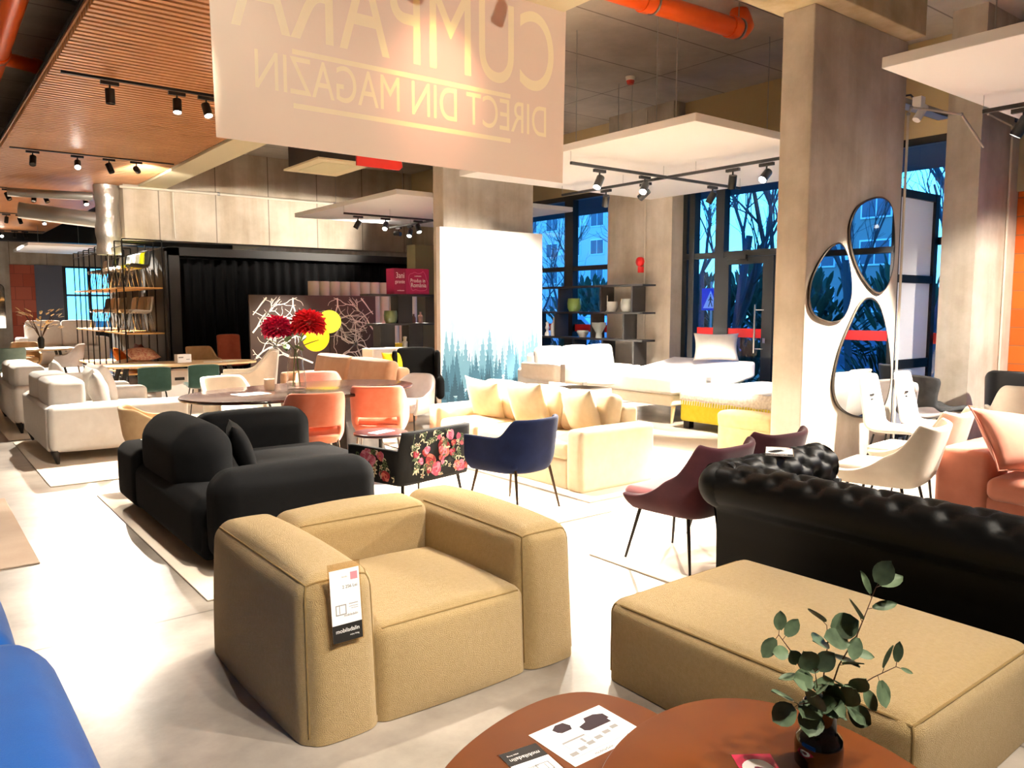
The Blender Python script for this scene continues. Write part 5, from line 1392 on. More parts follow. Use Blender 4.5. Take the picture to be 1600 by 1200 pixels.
# ================================================================ chair rack
M_ply = mat('birch ply', '#c98f45', .5, var=(4, '#daa55c', .3))
RX0, RX1 = 3.72, 4.5
def rack():
    t = thing('display_rack', 'black wire rack with plywood shelves of chairs along the hall', 'rack', 0, 0)
    for k in range(9):
        y = 18.0+.72*k
        mb = MB(); r = .014
        P = [(RX0,y,0),(RX0,y,3.12),(RX1,y,3.12),(RX1,y,0)]
        for i in range(3): tube(mb, [P[i], P[i+1]], r, 4)
        mb.build('wire_frame', M_black, t)
    for (z, x) in ((2.98, RX0), (2.98, RX1), (.2, RX0), (.2, RX1)):
        mb = MB(); tube(mb, [(x, 18.0, z), (x, 23.76, z)], .012, 4); mb.build('rail', M_black, t)
    for (z, ya, yb) in ((2.13, 18.02, 20.1), (1.16, 18.02, 20.1), (2.13, 20.5, 23.7), (1.16, 20.5, 23.7), (.30, 18.02, 20.1), (.30, 20.5, 23.7)):
        mb = MB(); box(mb, RX0-.02, RX1+.02, ya, yb, z-.03, z); mb.build('shelf', M_ply, t, smooth=False)
    mb = MB(); box(mb, 4.56, 4.6, 18.02, 23.8, 0, 2.9); mb.build('back_panel', M_dark, t, smooth=False)
rack()
M_pl = {'white': mat('white plastic', '#e6e2da', .4), 'grey': mat('grey plastic', '#8e8c88', .4), 'dark': mat('dark grey plastic', '#3a3c3d', .45), 'yellow': mat('yellow plastic', '#dfe000', .4), 'cream': mat('cream plastic', '#cfc4b3', .4)}
SP = [(.22,.40),(.2,.43),(.08,.425),(-.06,.41),(-.15,.42),(-.2,.47),(-.22,.56),(-.235,.66),(-.25,.78)]
cols = ['dark', 'yellow', 'grey', 'cream', 'white', 'dark', 'white', 'grey']
pc = None
def rackchair(col, x, y, z, rz, label, scale=1):
    global pc
    if pc is None:
        pc = chair_shell('shell_chair', label, M_pl[col], M_chrome, 'shell chairs on the wire rack', lambda s: .46-.08*(s > .9), SP, thick=.012, nu=18, cup=.07); pc['col'] = col
        pc.location = (x, y, z); pc.rotation_euler.z = rz; del pc['col']; rackchair.base = M_pl[col]; return pc
    return dup(pc, x, y, z, rz, label, None, {rackchair.base: M_pl[col]})
words = ['nearest the curtain corner', 'second from the curtain corner', 'third from the curtain corner', 'fourth from the curtain corner', 'fifth from the curtain corner', 'sixth from the curtain corner', 'seventh from the curtain corner', 'farthest on that shelf']
cw = {'dark': 'dark grey', 'yellow': 'bright yellow', 'grey': 'grey', 'cream': 'cream', 'white': 'white'}
for k, col in enumerate(['dark', 'yellow', 'grey', 'cream', 'dark']):
    rackchair(col, 4.1, 18.3+.42*k, 2.132, R(90), '%s shell chair on the top plywood shelf, %s' % (cw[col], words[k]))
for k, col in enumerate(['cream', 'cream', 'cream', 'white']):
    rackchair(col, 4.1, 18.28+.36*k+(.3 if k == 3 else 0), 1.162, R(90), '%s shell chair on the middle plywood shelf, %s' % (cw[col], words[k]))
for k, col in enumerate(['white', 'dark', 'grey', 'white']):
    rackchair(col, 4.1, 20.8+.62*k, 2.132, R(90), '%s shell chair on the far top shelf, %s' % (cw[col], ['first', 'second', 'third', 'fourth'][k]+' along'))
for k, col in enumerate(['grey', 'white', 'cream', 'dark']):
    rackchair(col, 4.1, 20.8+.62*k, 1.162, R(90), '%s shell chair on the far middle shelf, %s' % (cw[col], ['first', 'second', 'third', 'fourth'][k]+' along'))
FP = [fabric('patterned red cloth', '#a8433a', '#d8b48a', 200, .2, .1, 22), fabric('patterned cream cloth', '#d2ac80', '#8c3b30', 200, .2, .1, 26), fabric('patterned mauve cloth', '#5e2f2f', '#7a3d3a', 200, .2, .1, 20), fabric('patterned orange cloth', '#cf5a1c', '#e0832c', 200, .2, .1, 20)]
G3 = 'cushions on the bottom rack shelf'
for (lab, m, x, y, z, rx, rz) in (('red and cream patterned cushion on top of the pile by the curtain corner', FP[0], 4.08, 18.32, .70, 12, 5), ('cream patterned cushion at the bottom of the pile by the curtain corner', FP[1], 4.08, 18.34, .46, 4, 20),
    ('dark mauve cushion standing behind the patterned pile', FP[2], 4.2, 18.95, .60, 80, 90), ('white cushion lying in the middle of the bottom rack shelf', F_cwhite, 4.05, 19.3, .42, 6, 0), ('orange cushion at the far end of the bottom rack shelf', FP[3], 4.0, 19.85, .52, 55, 80)):
    cushion(lab, m, .62, .62, .24, TM(x, y, z, R(rx), 0, R(rz)), G3)
# ================================================================ pebble mirrors on the column
M_mirror = mat('mirror silver', '#f4f6f8', .01, 1)
def mirror(label, pts):
    poly = smooth_poly(pts, 5)
    if sum(poly[i-1][0]*poly[i][1]-poly[i][0]*poly[i-1][1] for i in range(len(poly))) < 0: poly.reverse()
    cx = sum(p[0] for p in poly)/len(poly); cz = sum(p[1] for p in poly)/len(poly)
    t = thing('wall_mirror', label, 'mirror', cx, 4.3, cz, 0, 'pebble mirrors on the concrete column')
    loc = [(x-cx, z-cz) for x, z in poly]
    M = Matrix(((1,0,0,0),(0,0,-1,0),(0,1,0,0),(0,0,0,1)))   # (x,y,z) -> (x,-z,y): outline in the wall plane, depth towards the room
    mb = MB(); prism(mb, loc, .0, .03, .004, M); mb.build('backing', M_black, t, angle=30)
    mb = MB(); n = len(loc); ins = [(x*.975, y*.975) for x, y in loc]; mb.add([(x, y, .0305) for x, y in ins], [tuple(range(n))], M); mb.build('mirror_glass', M_mirror, t, smooth=False)
    mb = MB(); tube(mb, [tuple(M @ Vector((x, y, .024))) for x, y in loc], .008, 6, closed=True); mb.build('frame_rim', mat('bronze rim', '#5f564c', .35, .7), t)
mirror('upper right pebble mirror with its narrow end down, on the column', [(8.18, 2.852), (7.815, 2.745), (7.645, 2.54), (7.675, 2.318), (7.83, 2.097), (8.063, 1.924), (8.269, 1.853), (8.44, 1.923), (8.548, 2.118), (8.567, 2.36), (8.527, 2.631), (8.427, 2.806)])
mirror('smallest pebble mirror at the left of the three on the column', [(7.467, 2.34), (7.283, 2.281), (7.109, 2.137), (6.977, 1.949), (6.956, 1.764), (7.03, 1.641), (7.205, 1.577), (7.418, 1.556), (7.595, 1.606), (7.706, 1.768), (7.715, 1.964), (7.621, 2.219)])
mirror('largest pebble mirror lowest of the three on the column', [(8.074, 1.804), (7.898, 1.736), (7.724, 1.539), (7.547, 1.281), (7.447, 0.992), (7.474, 0.794), (7.619, 0.651), (7.891, 0.554), (8.223, 0.533), (8.491, 0.616), (8.61, 0.857), (8.583, 1.142), (8.452, 1.495), (8.279, 1.737)])

# ================================================================ chairs on the right
w1c = chair_swoop('dining_chair', 'wine velvet swoop-sided chair standing clear beside the tufted sofa', F_wine, F_winel, M_legblk, 'wine velvet chairs')
w1c.location = (4.06, 3.38, .012); w1c.rotation_euler.z = R(2)
dup(w1c, 4.80, 3.46, .012, R(-4), 'wine velvet swoop-sided chair mostly hidden behind the tufted sofa arm')
wh = dup(w1c, 6.0, 3.0, 0, R(8), 'white swoop-sided chair nearest the tufted sofa, left of the rose sofa', 'white swoop-sided chairs', {F_wine: F_cwhite, F_winel: F_cwhite})
dup(wh, 6.95, 3.22, 0, R(4), 'white swoop-sided chair behind the other white one, above the rose cushion')
TP = [(.27,.45),(.24,.475),(.1,.47),(-.06,.46),(-.16,.475),(-.215,.54),(-.245,.66),(-.275,.8),(-.31,.98),(-.33,1.0)]
tg = chair_shell('dining_chair', 'white folded-back chair with black label, left of the pair under the mirrors', F_white, M_legblk, 'labelled white chairs', lambda s: .46-.09*sstep(.55, 1, s), TP, thick=.05, cup=.03)
q = MB()
for (a, b, c, d) in ((-.05,.05,.8,.815),(-.04,.04,.74,.775)): box(q, a, b, -.238-.0, -.232, c, d)
lb = MB()
for (a, b, c, d) in ((-.055,.055,.80,.82),(-.05,.03,.755,.77),(-.05,.055,.735,.75)):
    yb = -.20-.27*(c-.6)+.075
    lb.add([(a,-.238,c),(b,-.238,c),(b,-.243,d),(a,-.243,d)], [(0,1,2,3)])
lb.build('back_label', M_ink, tg, smooth=False)
tg.location = (7.85, 3.83, 0); tg.rotation_euler.z = R(184)
dup(tg, 8.42, 3.75, 0, R(186), 'white folded-back chair with black label, right of the pair under the mirrors')
HP = [(.26,.46),(.23,.49),(.1,.49),(-.06,.47),(-.17,.475),(-.22,.53),(-.24,.62),(-.25,.72),(-.27,.82),(-.29,.90)]
def hw(s): return .48 if s < .45 else .48-.13*math.sin(PI*min(1, (s-.45)/.42))+.02*sstep(.8, 1, s)-.06*sstep(.93, 1, s)
hg = chair_shell('dining_chair', 'pale grey waisted-back chair brightly lit beside the labelled white chairs', F_lgrey, M_legblk, 'waisted grey chairs', hw, HP, thick=.05, cup=.05)
hg.location = (9.05, 4.1, 0); hg.rotation_euler.z = R(-125)
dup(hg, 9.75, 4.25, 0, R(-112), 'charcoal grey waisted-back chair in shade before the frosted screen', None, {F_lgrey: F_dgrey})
bk = chair_tub('dining_chair', 'black leather chair with chromed edge before the orange blocks', mat('black soft leather', '#1b1b1c', .4), M_legblk, None, .98, .7, .54, .56, lean=.2, a0=.2, a1=.95, z0=.42, end=.52)
bk.location = (10.35, 3.66, 0); bk.rotation_euler.z = R(-75)
cb = chair_tub('dining_chair', 'cream tub chair at the right edge, before the black leather chair', F_cwhite, M_legblk, None, .92, .66, .6, .58, lean=.12)
cb.location = (9.15, 3.12, 0); cb.rotation_euler.z = R(-60)
rc = chair_shell('dining_chair', 'rose chair back at the right edge behind the rose sofa', F_pink, M_legblk, None, lambda s: .5, [(.25,.46),(.23,.49),(.1,.49),(-.1,.48),(-.2,.5),(-.24,.6),(-.26,.75),(-.29,.93)], thick=.06, cup=.02)
rc.location = (8.15, 2.4, 0); rc.rotation_euler.z = R(-60)
# rose sofa
def rose_sofa():
    t = thing('rose_sofa', 'rose velvet sofa with one cushion at the right edge', 'sofa', 6.32, 2.76)
    def p(nm, b, r, puff=(.01,.01,.015)):
        x0, x1, y0, y1, z0, z1 = b; mb = MB(); rbox(mb, ((x0+x1)/2, (y0+y1)/2, (z0+z1)/2), (x1-x0, y1-y0, z1-z0), r, puff, 6, 3); mb.build(nm, F_pink, t)
    p('left_arm', (.0, .95, -.38, .0, .06, .62), .05)
    p('base', (.02, .95, -2.2, -.36, .06, .3), .04)
    p('seat_cushion', (-.06, .72, -1.3, -.39, .28, .45), .06, (.01,.01,.03))
    p('seat_cushion', (-.06, .72, -2.2, -1.31, .28, .45), .06, (.01,.01,.03))
    p('backrest', (.68, .98, -2.2, -.36, .3, .8), .08)
    for (x, y) in ((.08, -.06), (.88, -.06), (.08, -2.1), (.88, -2.1)): leg(t, (x, y, .08), (x, y, 0), .03, .025, M_legblk)
rose_sofa()
cushion('rose velvet cushion with flanged edge leaning on the sofa arm', F_pink, .68, .56, .2, TM(6.56, 2.26, .70, R(50), R(8), R(-24)), None, 0, F_pink)

# ================================================================ banner
def banner():
    t = thing('banner', 'large cloth banner hung from the ceiling, its mirrored print lit from behind', 'banner', 0, 5.5)
    def cloth(name, dc, tcol, wt):
        m = bpy.data.materials.new(name); m.use_nodes = True; nt = m.node_tree; nt.nodes.remove(nt.nodes['Principled BSDF'])
        d = nt.nodes.new('ShaderNodeBsdfDiffuse'); d.inputs[0].default_value = lin(dc)
        tr = nt.nodes.new('ShaderNodeBsdfTranslucent'); tr.inputs[0].default_value = lin(tcol)
        mx = nt.nodes.new('ShaderNodeMixShader'); mx.inputs[0].default_value = wt
        nt.links.new(d.outputs[0], mx.inputs[1]); nt.links.new(tr.outputs[0], mx.inputs[2]); nt.links.new(mx.outputs[0], nt.nodes['Material Output'].inputs[0]); return m
    ms = cloth('banner cloth', '#e0d2bd', (.58, .20, .16), .27); ml = cloth('banner print', '#e0d2bd', (.95, .72, .2), .27)
    T = Matrix(((-1,0,0,0),(0,0,1,0),(0,1,0,0),(0,0,0,1)))    # text seen from behind: x runs to the left
    lines = [('CUMPARA', .95, 3.32, 3.885, .655), ('DIRECT DIN MAGAZIN', .375, 3.34, 3.325, .69)]
    import bmesh
    outline = bmesh.new()
    for (z, a, b) in ((3.502, 2.3, 4.25), (3.13, 2.3, 4.25)):
        q = [outline.verts.new((x, 0, zz)) for x, zz in ((a, z-.018), (b, z-.018), (b, z+.018), (a, z+.018))]
        for i in range(4): outline.edges.new((q[i], q[(i+1) % 4]))
        mb = MB(); mb.add([(a,0,z-.018),(b,0,z-.018),(b,0,z+.018),(a,0,z+.018)], [(0,1,2,3)]); mb.build('printed_rule', ml, t, smooth=False)
    for (s, size, cx, cz, sx) in lines:
        o = text_mesh(s, size, 'mirrored_lettering', ml, t, Matrix.Translation((cx, 0, cz)) @ T, 0, sx=sx)
        lb = bmesh.new(); lb.from_mesh(o.data); bmesh.ops.remove_doubles(lb, verts=lb.verts, dist=1e-5); vm = {}
        for e in lb.edges:
            if len(e.link_faces) == 1:
                for v in e.verts:
                    if v not in vm: vm[v] = outline.verts.new((v.co.x, 0, v.co.z))
                outline.edges.new((vm[e.verts[0]], vm[e.verts[1]]))
        lb.free()
    q = [outline.verts.new((x, 0, z)) for x, z in ((1.75,2.84),(4.85,2.83),(4.88,4.36),(1.72,4.75))]
    for i in range(4): outline.edges.new((q[i], q[(i+1) % 4]))
    bmesh.ops.triangle_fill(outline, use_beauty=True, use_dissolve=False, edges=outline.edges[:], normal=(0, -1, 0))
    from mathutils.bvhtree import BVHTree
    trees = []
    for o in t.children:
        if o.type == 'MESH': trees.append(BVHTree.FromPolygons([v.co.copy() for v in o.data.vertices], [tuple(p.vertices) for p in o.data.polygons]))
    inside = [f for f in outline.faces if any(bt.ray_cast(f.calc_center_median()-Vector((0,.1,0)), Vector((0,1,0)))[0] for bt in trees)]
    bmesh.ops.delete(outline, geom=inside, context='FACES_ONLY')
    me = bpy.data.meshes.new('cloth_sheet'); outline.to_mesh(me); outline.free(); me.materials.append(ms)
    o = bpy.data.objects.new('cloth_sheet', me); C.objects.link(o); o.parent = t
    ch = MB(); tube(ch, [(4.86,0,4.34),(4.86,0,5.3)], .006, 5); ch.build('chain', M_chrome, t)
    ch = MB(); tube(ch, [(1.75,0,4.73),(1.75,0,4.86)], .006, 5); ch.build('chain', M_chrome, t)
banner()
spot('lit spotlight hidden behind the banner, shining through its print', 3.66, 6.6, ZS, 3.5, 5.5, 3.5, 1, 120, 54, (1, .9, .7), blend=1)

# ================================================================ ceiling services
def pipe(label, pts, r, coll, m=M_orange, cat='pipe'):
    t = thing('drain_pipe', label, cat)
    mb = MB(); tube(mb, pts, r, 18); mb.build('pipe_run', m, t)
    for (p, d) in coll:
        mb = MB(); d = Vector(d).normalized(); p = Vector(p); tube(mb, [p-d*.05, p+d*.05], r*1.14, 18); mb.build('coupling', m, t)
        mb = MB(); tube(mb, [p+d*.12-d*.012, p+d*.12+d*.012], r*1.12, 18); tube(mb, [p+d*.12+Vector((0,0,r)), (p.x+d.x*.12, p.y+d.y*.12, 5.295)], .006, 5); mb.build('pipe_clamp', M_steel, t)
pipe('orange drain pipe under the slab right of the banner, ending in an elbow', [(4.9,6.15,4.99),(6.5,6.1,4.99),(8.0,6.02,4.99),(8.14,6.02,5.0),(8.22,6.04,5.06),(8.26,6.1,5.16),(8.28,6.18,5.29)], .11, [((6.55,6.1,4.99),(1,-.04,0)),((7.95,6.02,4.99),(1,-.04,0))])
pipe('orange drain pipe running along the left of the timber slats', [(1.02,5,4.95),(1.10,8,4.95),(1.2,13.9,4.95),(1.22,14.1,5.0),(1.23,14.2,5.29)], .14, [((1.12,9.3,4.95),(.02,1,0)),((1.17,12.2,4.95),(.02,1,0))])
pipe('red-brown branch pipe joining the left drain pipe', [(1.2,12.6,4.98),(1.8,12.9,5.0),(3,13.2,5.05)], .09, [((1.7,12.85,5.0),(1,.4,0))])
pipe('thin grey conduit crossing left of the timber slats', [(.0,9.5,5.05),(.9,9.9,5.05),(2,10.2,5.05)], .025, [], M_steel)
def duct():
    t = thing('ventilation_duct', 'crumpled silver foil duct dropping beside the concrete beam', 'duct', 3.72, 19.25)
    m = mat('crumpled foil', '#e9e5de', .34, .85, bump=(14, 1.0, 8))
    mb = MB(); random.seed(3)
    grid(mb, lambda u, v: ((.25+.016*math.sin(v*17+2*math.sin(v*5))+.012*math.sin(4*PI*u))*math.cos(2*PI*u), (.24+.014*math.sin(v*23+1.3))*math.sin(2*PI*u), 2.85+1.5*v), 40, 40); mb.build('foil_sleeve', m, t)
    mb = MB(); tube(mb, [(-.2,.1,3.6),(-1.6,.5,3.75)], .17, 14); mb.build('spiral_duct', M_steel, t)
    mb = MB(); tube(mb, [(-.25,.1,4.1),(-1.8,.4,4.1)], .09, 12); mb.build('side_pipe', M_steel, t)
duct()
def conduit(label, pts, r=.014, m=None):
    t = thing('cable_conduit', label, 'conduit', group='pale cable conduits')
    mb = MB(); tube(mb, pts, r, 8); mb.build('tube_run', m or mat('pale conduit', '#cfc6b6', .5), t)
    for p in pts[1:-1]:
        mb = MB(); sphere(mb, p, r*1.5, 8); mb.build('clip', M_steel, t)
conduit('pale conduit up the right edge of the mirror column, bending under the beam', [(8.745,4.28,.0),(8.745,4.28,3.78),(8.76,4.26,3.85),(9.6,4.1,3.87),(10.4,4.17,3.62)])
conduit('pale conduit up the face of the concrete pier by the orange blocks', [(11.27,4.18,.0),(11.25,4.18,3.9),(11.2,4.18,3.98),(10.5,4.18,4.02)])
conduit('pale conduit pair on the pier between the blue windows, with a red alarm', [(10.87,10.03,1.0),(10.87,10.04,3.9),(10.87,10.04,5.25)])
conduit('long pale conduit along the concrete beam behind the white panel', [(3.9,18.84,4.3),(6.0,18.84,4.32),(8.9,18.84,4.32),(11.1,18.84,4.32)], .03)
conduit('thin conduit dropping down the concrete beam above the wire rack', [(5.0,18.87,4.28),(5.02,18.87,3.25)], .014)
def alarm():
    t = thing('fire_alarm', 'red fire alarm call point on the pier between the windows', 'fire alarm', 10.86, 10.12, 2.5)
    m = mat('alarm red', '#d9141a', .35)
    mb = MB(); lathe(mb, [(.001,0),(.09,0),(.085,.05),(.05,.07),(.001,.075)], 20, TM(0,0,.04,0,R(-90),0)); mb.build('sounder', m, t)
    mb = MB(); box(mb, -.05, .03, -.07, .03, -.16, -.05); mb.build('call_box', m, t, smooth=False)
alarm()
def detector():
    t = thing('smoke_detector', 'red and white smoke detector on the concrete ceiling', 'smoke detector', 9.27, 8.92, 5.3)
    mb = MB(); lathe(mb, [(.001,-.06),(.07,-.06),(.075,-.02),(.08,0),(.001,0)], 20); mb.build('base', M_white, t)
    mb = MB(); lathe(mb, [(.001,-.12),(.05,-.115),(.065,-.06),(.001,-.06)], 20); mb.build('dome', mat('detector red', '#c93a2a', .4), t)
detector()
def camera_box():
    t = thing('security_camera', 'small white security camera under the blue cable tray', 'camera', 9.3, 4.44, 3.98)
    mb = MB(); box(mb, -.05, .05, -.05, .05, -.02, .1); mb.build('mount', M_white, t, smooth=False)
    mb = MB(); tube(mb, [(.06,-.04,.0),(-.04,.0,-.16)], .045, 12); mb.build('barrel', M_white, t)
    ty = thing('cable_tray', 'pale blue lit cable tray between the column and the pier', 'cable tray', 8.75, 4.6, 4.05)
    mb = MB(); box(mb, 0, 1.75, 0, .16, 0, .012); box(mb, 0, 1.75, 0, .008, 0, .06); box(mb, 0, 1.75, .152, .16, 0, .06); mb.build('trough', M_steel, ty, smooth=False)
    mb = MB(); tube(mb, [(.5,.08,.07),(.8,.06,.14),(1.1,.08,.07)], .012, 6); mb.build('loose_cable', M_black, ty)
    mb = MB(); tube(mb, [(.1,.08,.06),(.1,.08,.4),(.1,.08,1.25)], .006, 5); mb.build('hanger_rod', M_steel, ty)
camera_box()
def cassette():
    t = thing('air_conditioner', 'suspended ceiling cassette with cream grille behind the banner', 'air conditioner', 5.75, 12.4, 4.0)
    mb = MB(); box(mb, -.42, .42, -.62, .62, .03, .5); mb.build('casing', mat('dark casing', '#2a1f1a', .6), t, smooth=False)
    mb = MB(); box(mb, -.48, .48, -.7, .7, 0, .03); mb.build('cover', M_plaster, t, smooth=False)
    mb = MB(); box(mb, -.3, .3, -.5, .5, -.006, 0); mb.build('grille', mat('cream grille', '#d6cda6', .6), t, smooth=False)
    for (x, y) in ((-.4,-.6),(.4,-.6),(-.4,.6),(.4,.6)):
        mb = MB(); tube(mb, [(x,y,.5),(x,y,1.3)], .008, 5); mb.build('hanger_rod', M_steel, t)
cassette()
def redplate():
    t = thing('hanging_sign', 'small red plate hanging below the banner edge', 'sign', 3.25, 6.0, 2.86)
    M = Matrix(((1,0,0,0),(0,0,-1,0),(0,1,0,0),(0,0,0,1)))
    mb = MB(); prism(mb, [(-.22,.0),(.18,-.0),(.21,.03),(.2,.08),(.15,.12),(-.17,.12),(-.22,.09)], 0, .02, .004, M); mb.build('plate', mat('signal red', '#e01712', .4), t, smooth=False)
    for x in (-.15, .13):
        mb = MB(); tube(mb, [(x,-.01,.12),(x,-.01,2.44)], .003, 5); mb.build('wire', M_steel, t)
redplate()

# ================================================================ far end of the hall
def far_bits():
    m = mat('arched mirror glass', '#8c8a86', .05, .9)
    t = thing('arched_mirror', 'tall arched mirror on the far concrete wall', 'mirror', 3.0, 35.96, .9)
    pts = [(-.22,0),(.22,0)]+[(.22*math.cos(PI*k/12), 1.5+.22*math.sin(PI*k/12)) for k in range(13)]
    M = Matrix(((1,0,0,0),(0,0,-1,0),(0,1,0,0),(0,0,0,1)))
    mb = MB(); prism(mb, pts, 0, .03, 0, M); mb.build('frame', M_black, t, smooth=False)
    mb = MB(); mb.add([(x*.93, -.032, z*.985+.01) for x, z in pts], [tuple(range(len(pts)))]); mb.build('mirror_glass', m, t, smooth=False)
far_bits()
fw_ = sofa('white_sofa', 'white sofa glaring under the lamp at the far end of the hall', M_mat, 2.4, 1.0, 3.9, 27.5, R(180), 2, .25, .8, 1.25, .5)
ft = thing('dining_table', 'wooden table at the far left before the white sofa', 'dining table', 2.2, 20.6)
mb = MB(); prism(mb, superellipse(1.0, .5, 2.4, 40), .74, .78, .01); mb.build('tabletop', MATS['light oak'], ft, angle=30)
for sx in (-1, 1):
    for sy in (-1, 1): leg(ft, (sx*.6, sy*.3, .74), (sx*.75, sy*.38, 0), .03, .025, M_legblk)
F_sage = fabric('sage velvet', '#7f9488', '#8da196', 500, .12, .4)
dup(co1, 1.72, 19.3, 0, R(10), 'sage green chair at the far left table', 'chairs at the far left table', {F_coral: F_sage})
dup(co1, 2.95, 20.3, 0, R(80), 'pale grey chair at the right end of the far left table', 'chairs at the far left table', {F_coral: F_lgrey})
dup(co1, 2.3, 21.8, 0, R(180), 'tan chair behind the far left table', 'chairs at the far left table', {F_coral: F_tan})
def far_plant():
    t = thing('flower_arrangement', 'white and yellow flower arrangement on the far left table', 'flowers', 2.5, 20.7, .78)
    mb = MB(); lathe(mb, [(.001,0),(.06,0),(.07,.2),(.04,.26),(.001,.26)], 16); mb.build('pot', M_black, t)
    mb = MB(); random.seed(8)
    for k in range(16):
        a = random.uniform(0, 6.28); tube(mb, [(0,0,.2),(.25*math.cos(a)*.5,.25*math.sin(a)*.5,.45),(.42*math.cos(a)*random.uniform(.4,1),.42*math.sin(a)*random.uniform(.4,1),random.uniform(.5,.8))], .006, 4)
    mb.build('stems', M_twig, t)
    mb = MB()
    for k in range(60):
        a = random.uniform(0, 6.28); r = random.uniform(.1,.45); leaf_mesh(mb, (r*math.cos(a), r*math.sin(a), random.uniform(.4,.85)), (math.cos(a), math.sin(a), random.uniform(-.2,1)), (0,0,1), .12, .06)
    mb.build('blossoms', mat('ivory blossom', '#efe3c0', .6, var=(9, '#f0c05a', .2)), t, angle=0)
far_plant()
# ================================================================ outside, beyond the glass
G_ = mat('asphalt', '#3c4046', .9, var=(.6, '#4a4f55', .3)); G2_ = mat('winter grass', '#4b5a3c', .95, var=(1.5, '#5f6a48', .3))
mb = MB(); box(mb, 11.5, 120, -70, 120, -.4, -.15); structure(mb.build('ground_outside', G_, smooth=False))
mb = MB(); box(mb, 14, 21, -60, 110, -.15, -.05); structure(mb.build('ground_verge', G2_, smooth=False))
mb = MB(); box(mb, 11.35, 14.0, -8, 34, 4.05, 4.3); structure(mb.build('trim_canopy', mat('canopy soffit', '#3a4a60', .8), smooth=False))
mb = MB(); box(mb, 11.9, 14.0, 4.6, 11.2, -.15, -.03); structure(mb.build('floor_entrance_step', M_slab, smooth=False))
def block(label, x, y0, y1, h, c, wins=True):
    t = thing('apartment_block', label, 'building', x, y0, -.2)
    mb = MB(); box(mb, 0, 12, 0, y1-y0, 0, h); mb.build('walls', mat('render '+c, c, .85), t, smooth=False)
    fr = mat('white window frame', '#e4e8ec', .6); gl = mat('dark window glass', '#2c3f58', .2); ac = mat('white metal', '#dfe3e6', .5)
    n = 0; z = 1.6; row = 0
    while z < h-2:
        y = 2.2; k = 0
        while y < y1-y0-2.5:
            if n < 90:
                mb = MB(); box(mb, -.1, 0, y-1.0, y+1.0, z, z+1.6, mi=0); f = mb.build('window', fr, t, smooth=False); n += 1
                g = MB(); box(g, -.13, -.1, y-.9, y-.05, z+.1, z+1.5); box(g, -.13, -.1, y+.05, y+.9, z+.1, z+1.5); g.build('panes', gl, f, smooth=False)
                if (k+row) % 3 == 0 and n < 60:
                    a = MB(); box(a, -.5, -.1, y+1.3, y+2.1, z+.2, z+.8); a.build('air_conditioner_box', ac, t, smooth=False)
            y += 3.6; k += 1
        z += 2.9; row += 1
block('long pale apartment block across the street', 58, 58, 112, 22, '#c9c4ba')
block('darker apartment block across the street, reflected in the pebble mirrors', 48, -62, 2, 15, '#8b867c')
M_bark = mat('winter bark', '#4d4a4a', .9)
def tree(label, x, y, h, seed, spread=.5):
    rd = random.Random(seed); t = thing('bare_tree', label, 'tree', x, y, -.1, 0, 'bare winter trees across the street')
    tr = MB(); br = MB()
    def go(p, d, L, r, dep):
        pts = [p]; q = p
        for k in range(3):
            d = (d+Vector((rd.uniform(-.16,.16), rd.uniform(-.16,.16), rd.uniform(-.02,.12)))).normalized(); q = q+d*(L/3); pts.append(q)
        tube(tr if dep == 0 else br, pts, [r, r*.88, r*.78, r*.66], 6 if dep < 2 else 3, cap=False)
        if dep >= 5: return
        for k in range(3 if dep < 4 else 2):
            a = rd.uniform(0, 2*PI); s = rd.uniform(spread*.6, spread*1.3); o = d.orthogonal().normalized(); o = (Matrix.Rotation(a, 3, d) @ o)
            go(pts[rd.choice((1, 2, 3, 3))], (d+o*s).normalized(), L*rd.uniform(.58,.78), r*.55, dep+1)
    go(Vector((0, 0, 0)), Vector((0, 0, 1)), h*.34, h*.0135, 0)
    tr.build('trunk', M_bark, t); br.build('branches', M_bark, t)
for k, (lab, x, y, h, sp) in enumerate((('bare tree seen through the top pane left of the door', 19.5, 15.7, 9, .5), ('thick bare tree right behind the entrance door', 18, 13.3, 11, .42), ('bare tree behind the door, second from the column', 20.5, 14.2, 10, .45), ('bare tree at the column edge of the door window', 19, 12.4, 10, .45),
    ('bare tree behind the charcoal bookcase', 21, 23.5, 8, .6), ('bare tree at the left of the bookcase window', 24, 29, 8, .6), ('bare tree above the frosted screen', 17, 7.7, 10, .55), ('bare tree right of the frosted screen', 21, 8.6, 11, .5), ('bare tree reflected in the pebble mirrors', 19, 3.0, 9, .5), ('bare tree farthest right along the street', 20, -2.5, 9, .5), ('bare tree behind the parked car', 23, 18.5, 9, .55))):
    tree(lab, x, y, h, 40+k, sp)
M_bush = mat('dark shrub leaf', '#23351f', .8, var=(5, '#3b5233', .3))
def bush(label, x, y, s, seed):
    rd = random.Random(seed); t = thing('shrub', label, 'shrub', x, y, -.1, 0, 'dark shrubs before the street'); mb = MB()
    for k in range(260):
        a = rd.uniform(0, 2*PI); el = rd.uniform(0, PI/2); r = s*rd.uniform(.5,1)
        p = (r*math.cos(a)*math.cos(el), r*math.sin(a)*math.cos(el)*1.3, r*math.sin(el)*1.1); leaf_mesh(mb, p, (p[0]*.6, p[1]*.6, p[2]+rd.uniform(.1,.9)), (0,0,1), .3*max(1, s*.8), .07*max(1, s*1.4))
    mb.build('foliage', M_bush, t, angle=0)
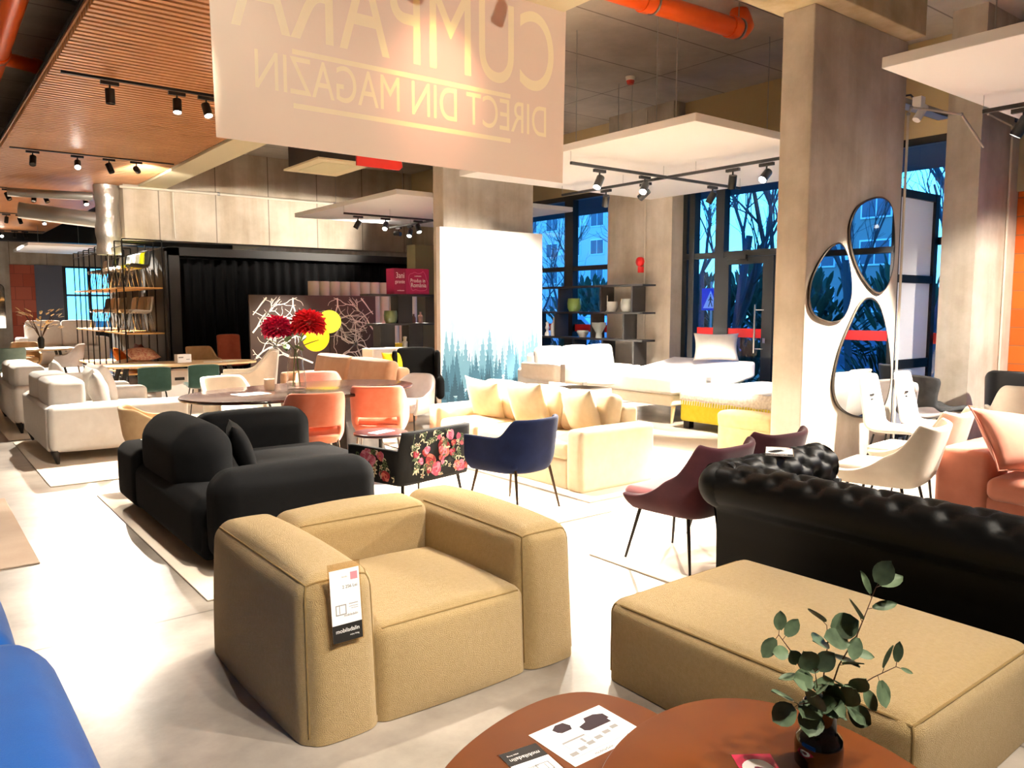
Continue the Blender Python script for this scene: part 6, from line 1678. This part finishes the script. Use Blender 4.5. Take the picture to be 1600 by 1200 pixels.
for k, (lab, x, y, s) in enumerate((('shrub at the foot of the side pane', 15.2, 12.1, .9), ('shrub behind the lower door glass', 15, 10.6, .8), ('shrub behind the door handle', 15.6, 9.6, 1.0), ('shrub behind the lower bookcase', 15.5, 17.2, .8), ('shrub left behind the bookcase', 16, 19.8, .9), ('shrub by the reflected street', 15.5, 1.0, .9))):
    bush(lab, x, y, s, 90+k)
for k, (x, y, s) in enumerate(((27,19,2.9),(27.5,22,2.6),(28,25,3.0),(28.5,28.5,2.6),(26,15.5,2.7),(26,12,2.4),(30,32,2.8),(27,-4,3.0),(26,-8,2.7),(27,-12,3.0),(28,-17,2.8),(27,0,2.6))):
    bush('tall evergreen shrub across the street, '+('behind the entrance door','left of the entrance door','behind the concrete pier','farther left behind the pier','behind the door frame','behind the near column','behind the bookcase end','in the mirrors, nearest','in the mirrors, second','in the mirrors, third','in the mirrors, farthest','by the frosted screen')[k], x, y, s, 130+k)
def xsign():
    t = thing('crossing_sign', 'blue pedestrian crossing sign beyond the side pane', 'traffic sign', 17.5, 13.72, -.1)
    mb = MB(); tube(mb, [(.03,0,0),(.03,0,2.5)], .03, 8); mb.build('post', M_steel, t)
    mb = MB(); box(mb, 0, .015, -.3, .3, 1.72, 2.32); mb.build('plate', mat('sign blue', '#0a3fc4', .4), t, smooth=False)
    mb = MB(); mb.add([(-.003,.25,1.78),(-.003,-.25,1.78),(-.003,0,2.26)], [(0,1,2)]); mb.build('white_triangle', M_paper, t, smooth=False)
    mb = MB(); v = -.006
    def bar(a, b, w):
        A, B = Vector(a), Vector(b); d = B-A; n = Vector((-d.y, d.x)).normalized()*w
        mb.add([(v, *(A+n)), (v, *(B+n)), (v, *(B-n)), (v, *(A-n))], [(0,1,2,3)])
    bar((0,1.98),(0,2.1),.025); bar((0,1.99),(.06,1.82),.015); bar((0,1.99),(-.06,1.82),.015); bar((0,2.07),(.07,1.98),.012); bar((0,2.07),(-.07,1.98),.012); bar((-.015,2.14),(.015,2.14),.018)
    mb.build('walking_figure', M_ink, t, smooth=False)
xsign()
def car():
    t = thing('car', 'pale parked car seen through the bookcase gaps', 'car', 22.5, 24.0, -.15, R(92))
    side = [(-2.1,.35),(-2.15,.7),(-1.95,.88),(-1.2,.98),(-.6,1.42),(.7,1.46),(1.4,1.05),(2.05,.95),(2.15,.6),(2.1,.35)]
    M = Matrix(((1,0,0,0),(0,0,-1,0),(0,1,0,0),(0,0,0,1)))
    mb = MB(); prism(mb, side, -.82, .82, .08, M); mb.build('body', mat('white car paint', '#d8dde2', .25, coat=.5), t, angle=30)
    mb = MB(); prism(mb, [(-1.05,1.0),(-.55,1.36),(.65,1.4),(1.25,1.04)], -.83, .83, 0, M); mb.build('side_windows', mat('car glass', '#101820', .1), t, smooth=False)
    for x in (-1.35, 1.35):
        for y in (-.72, .72):
            mb = MB(); lathe(mb, [(.001,-.1),(.31,-.1),(.33,-.06),(.33,.06),(.31,.1),(.001,.1)], 20, TM(x, y, .33, R(90))); mb.build('wheel', M_black, t)
car()
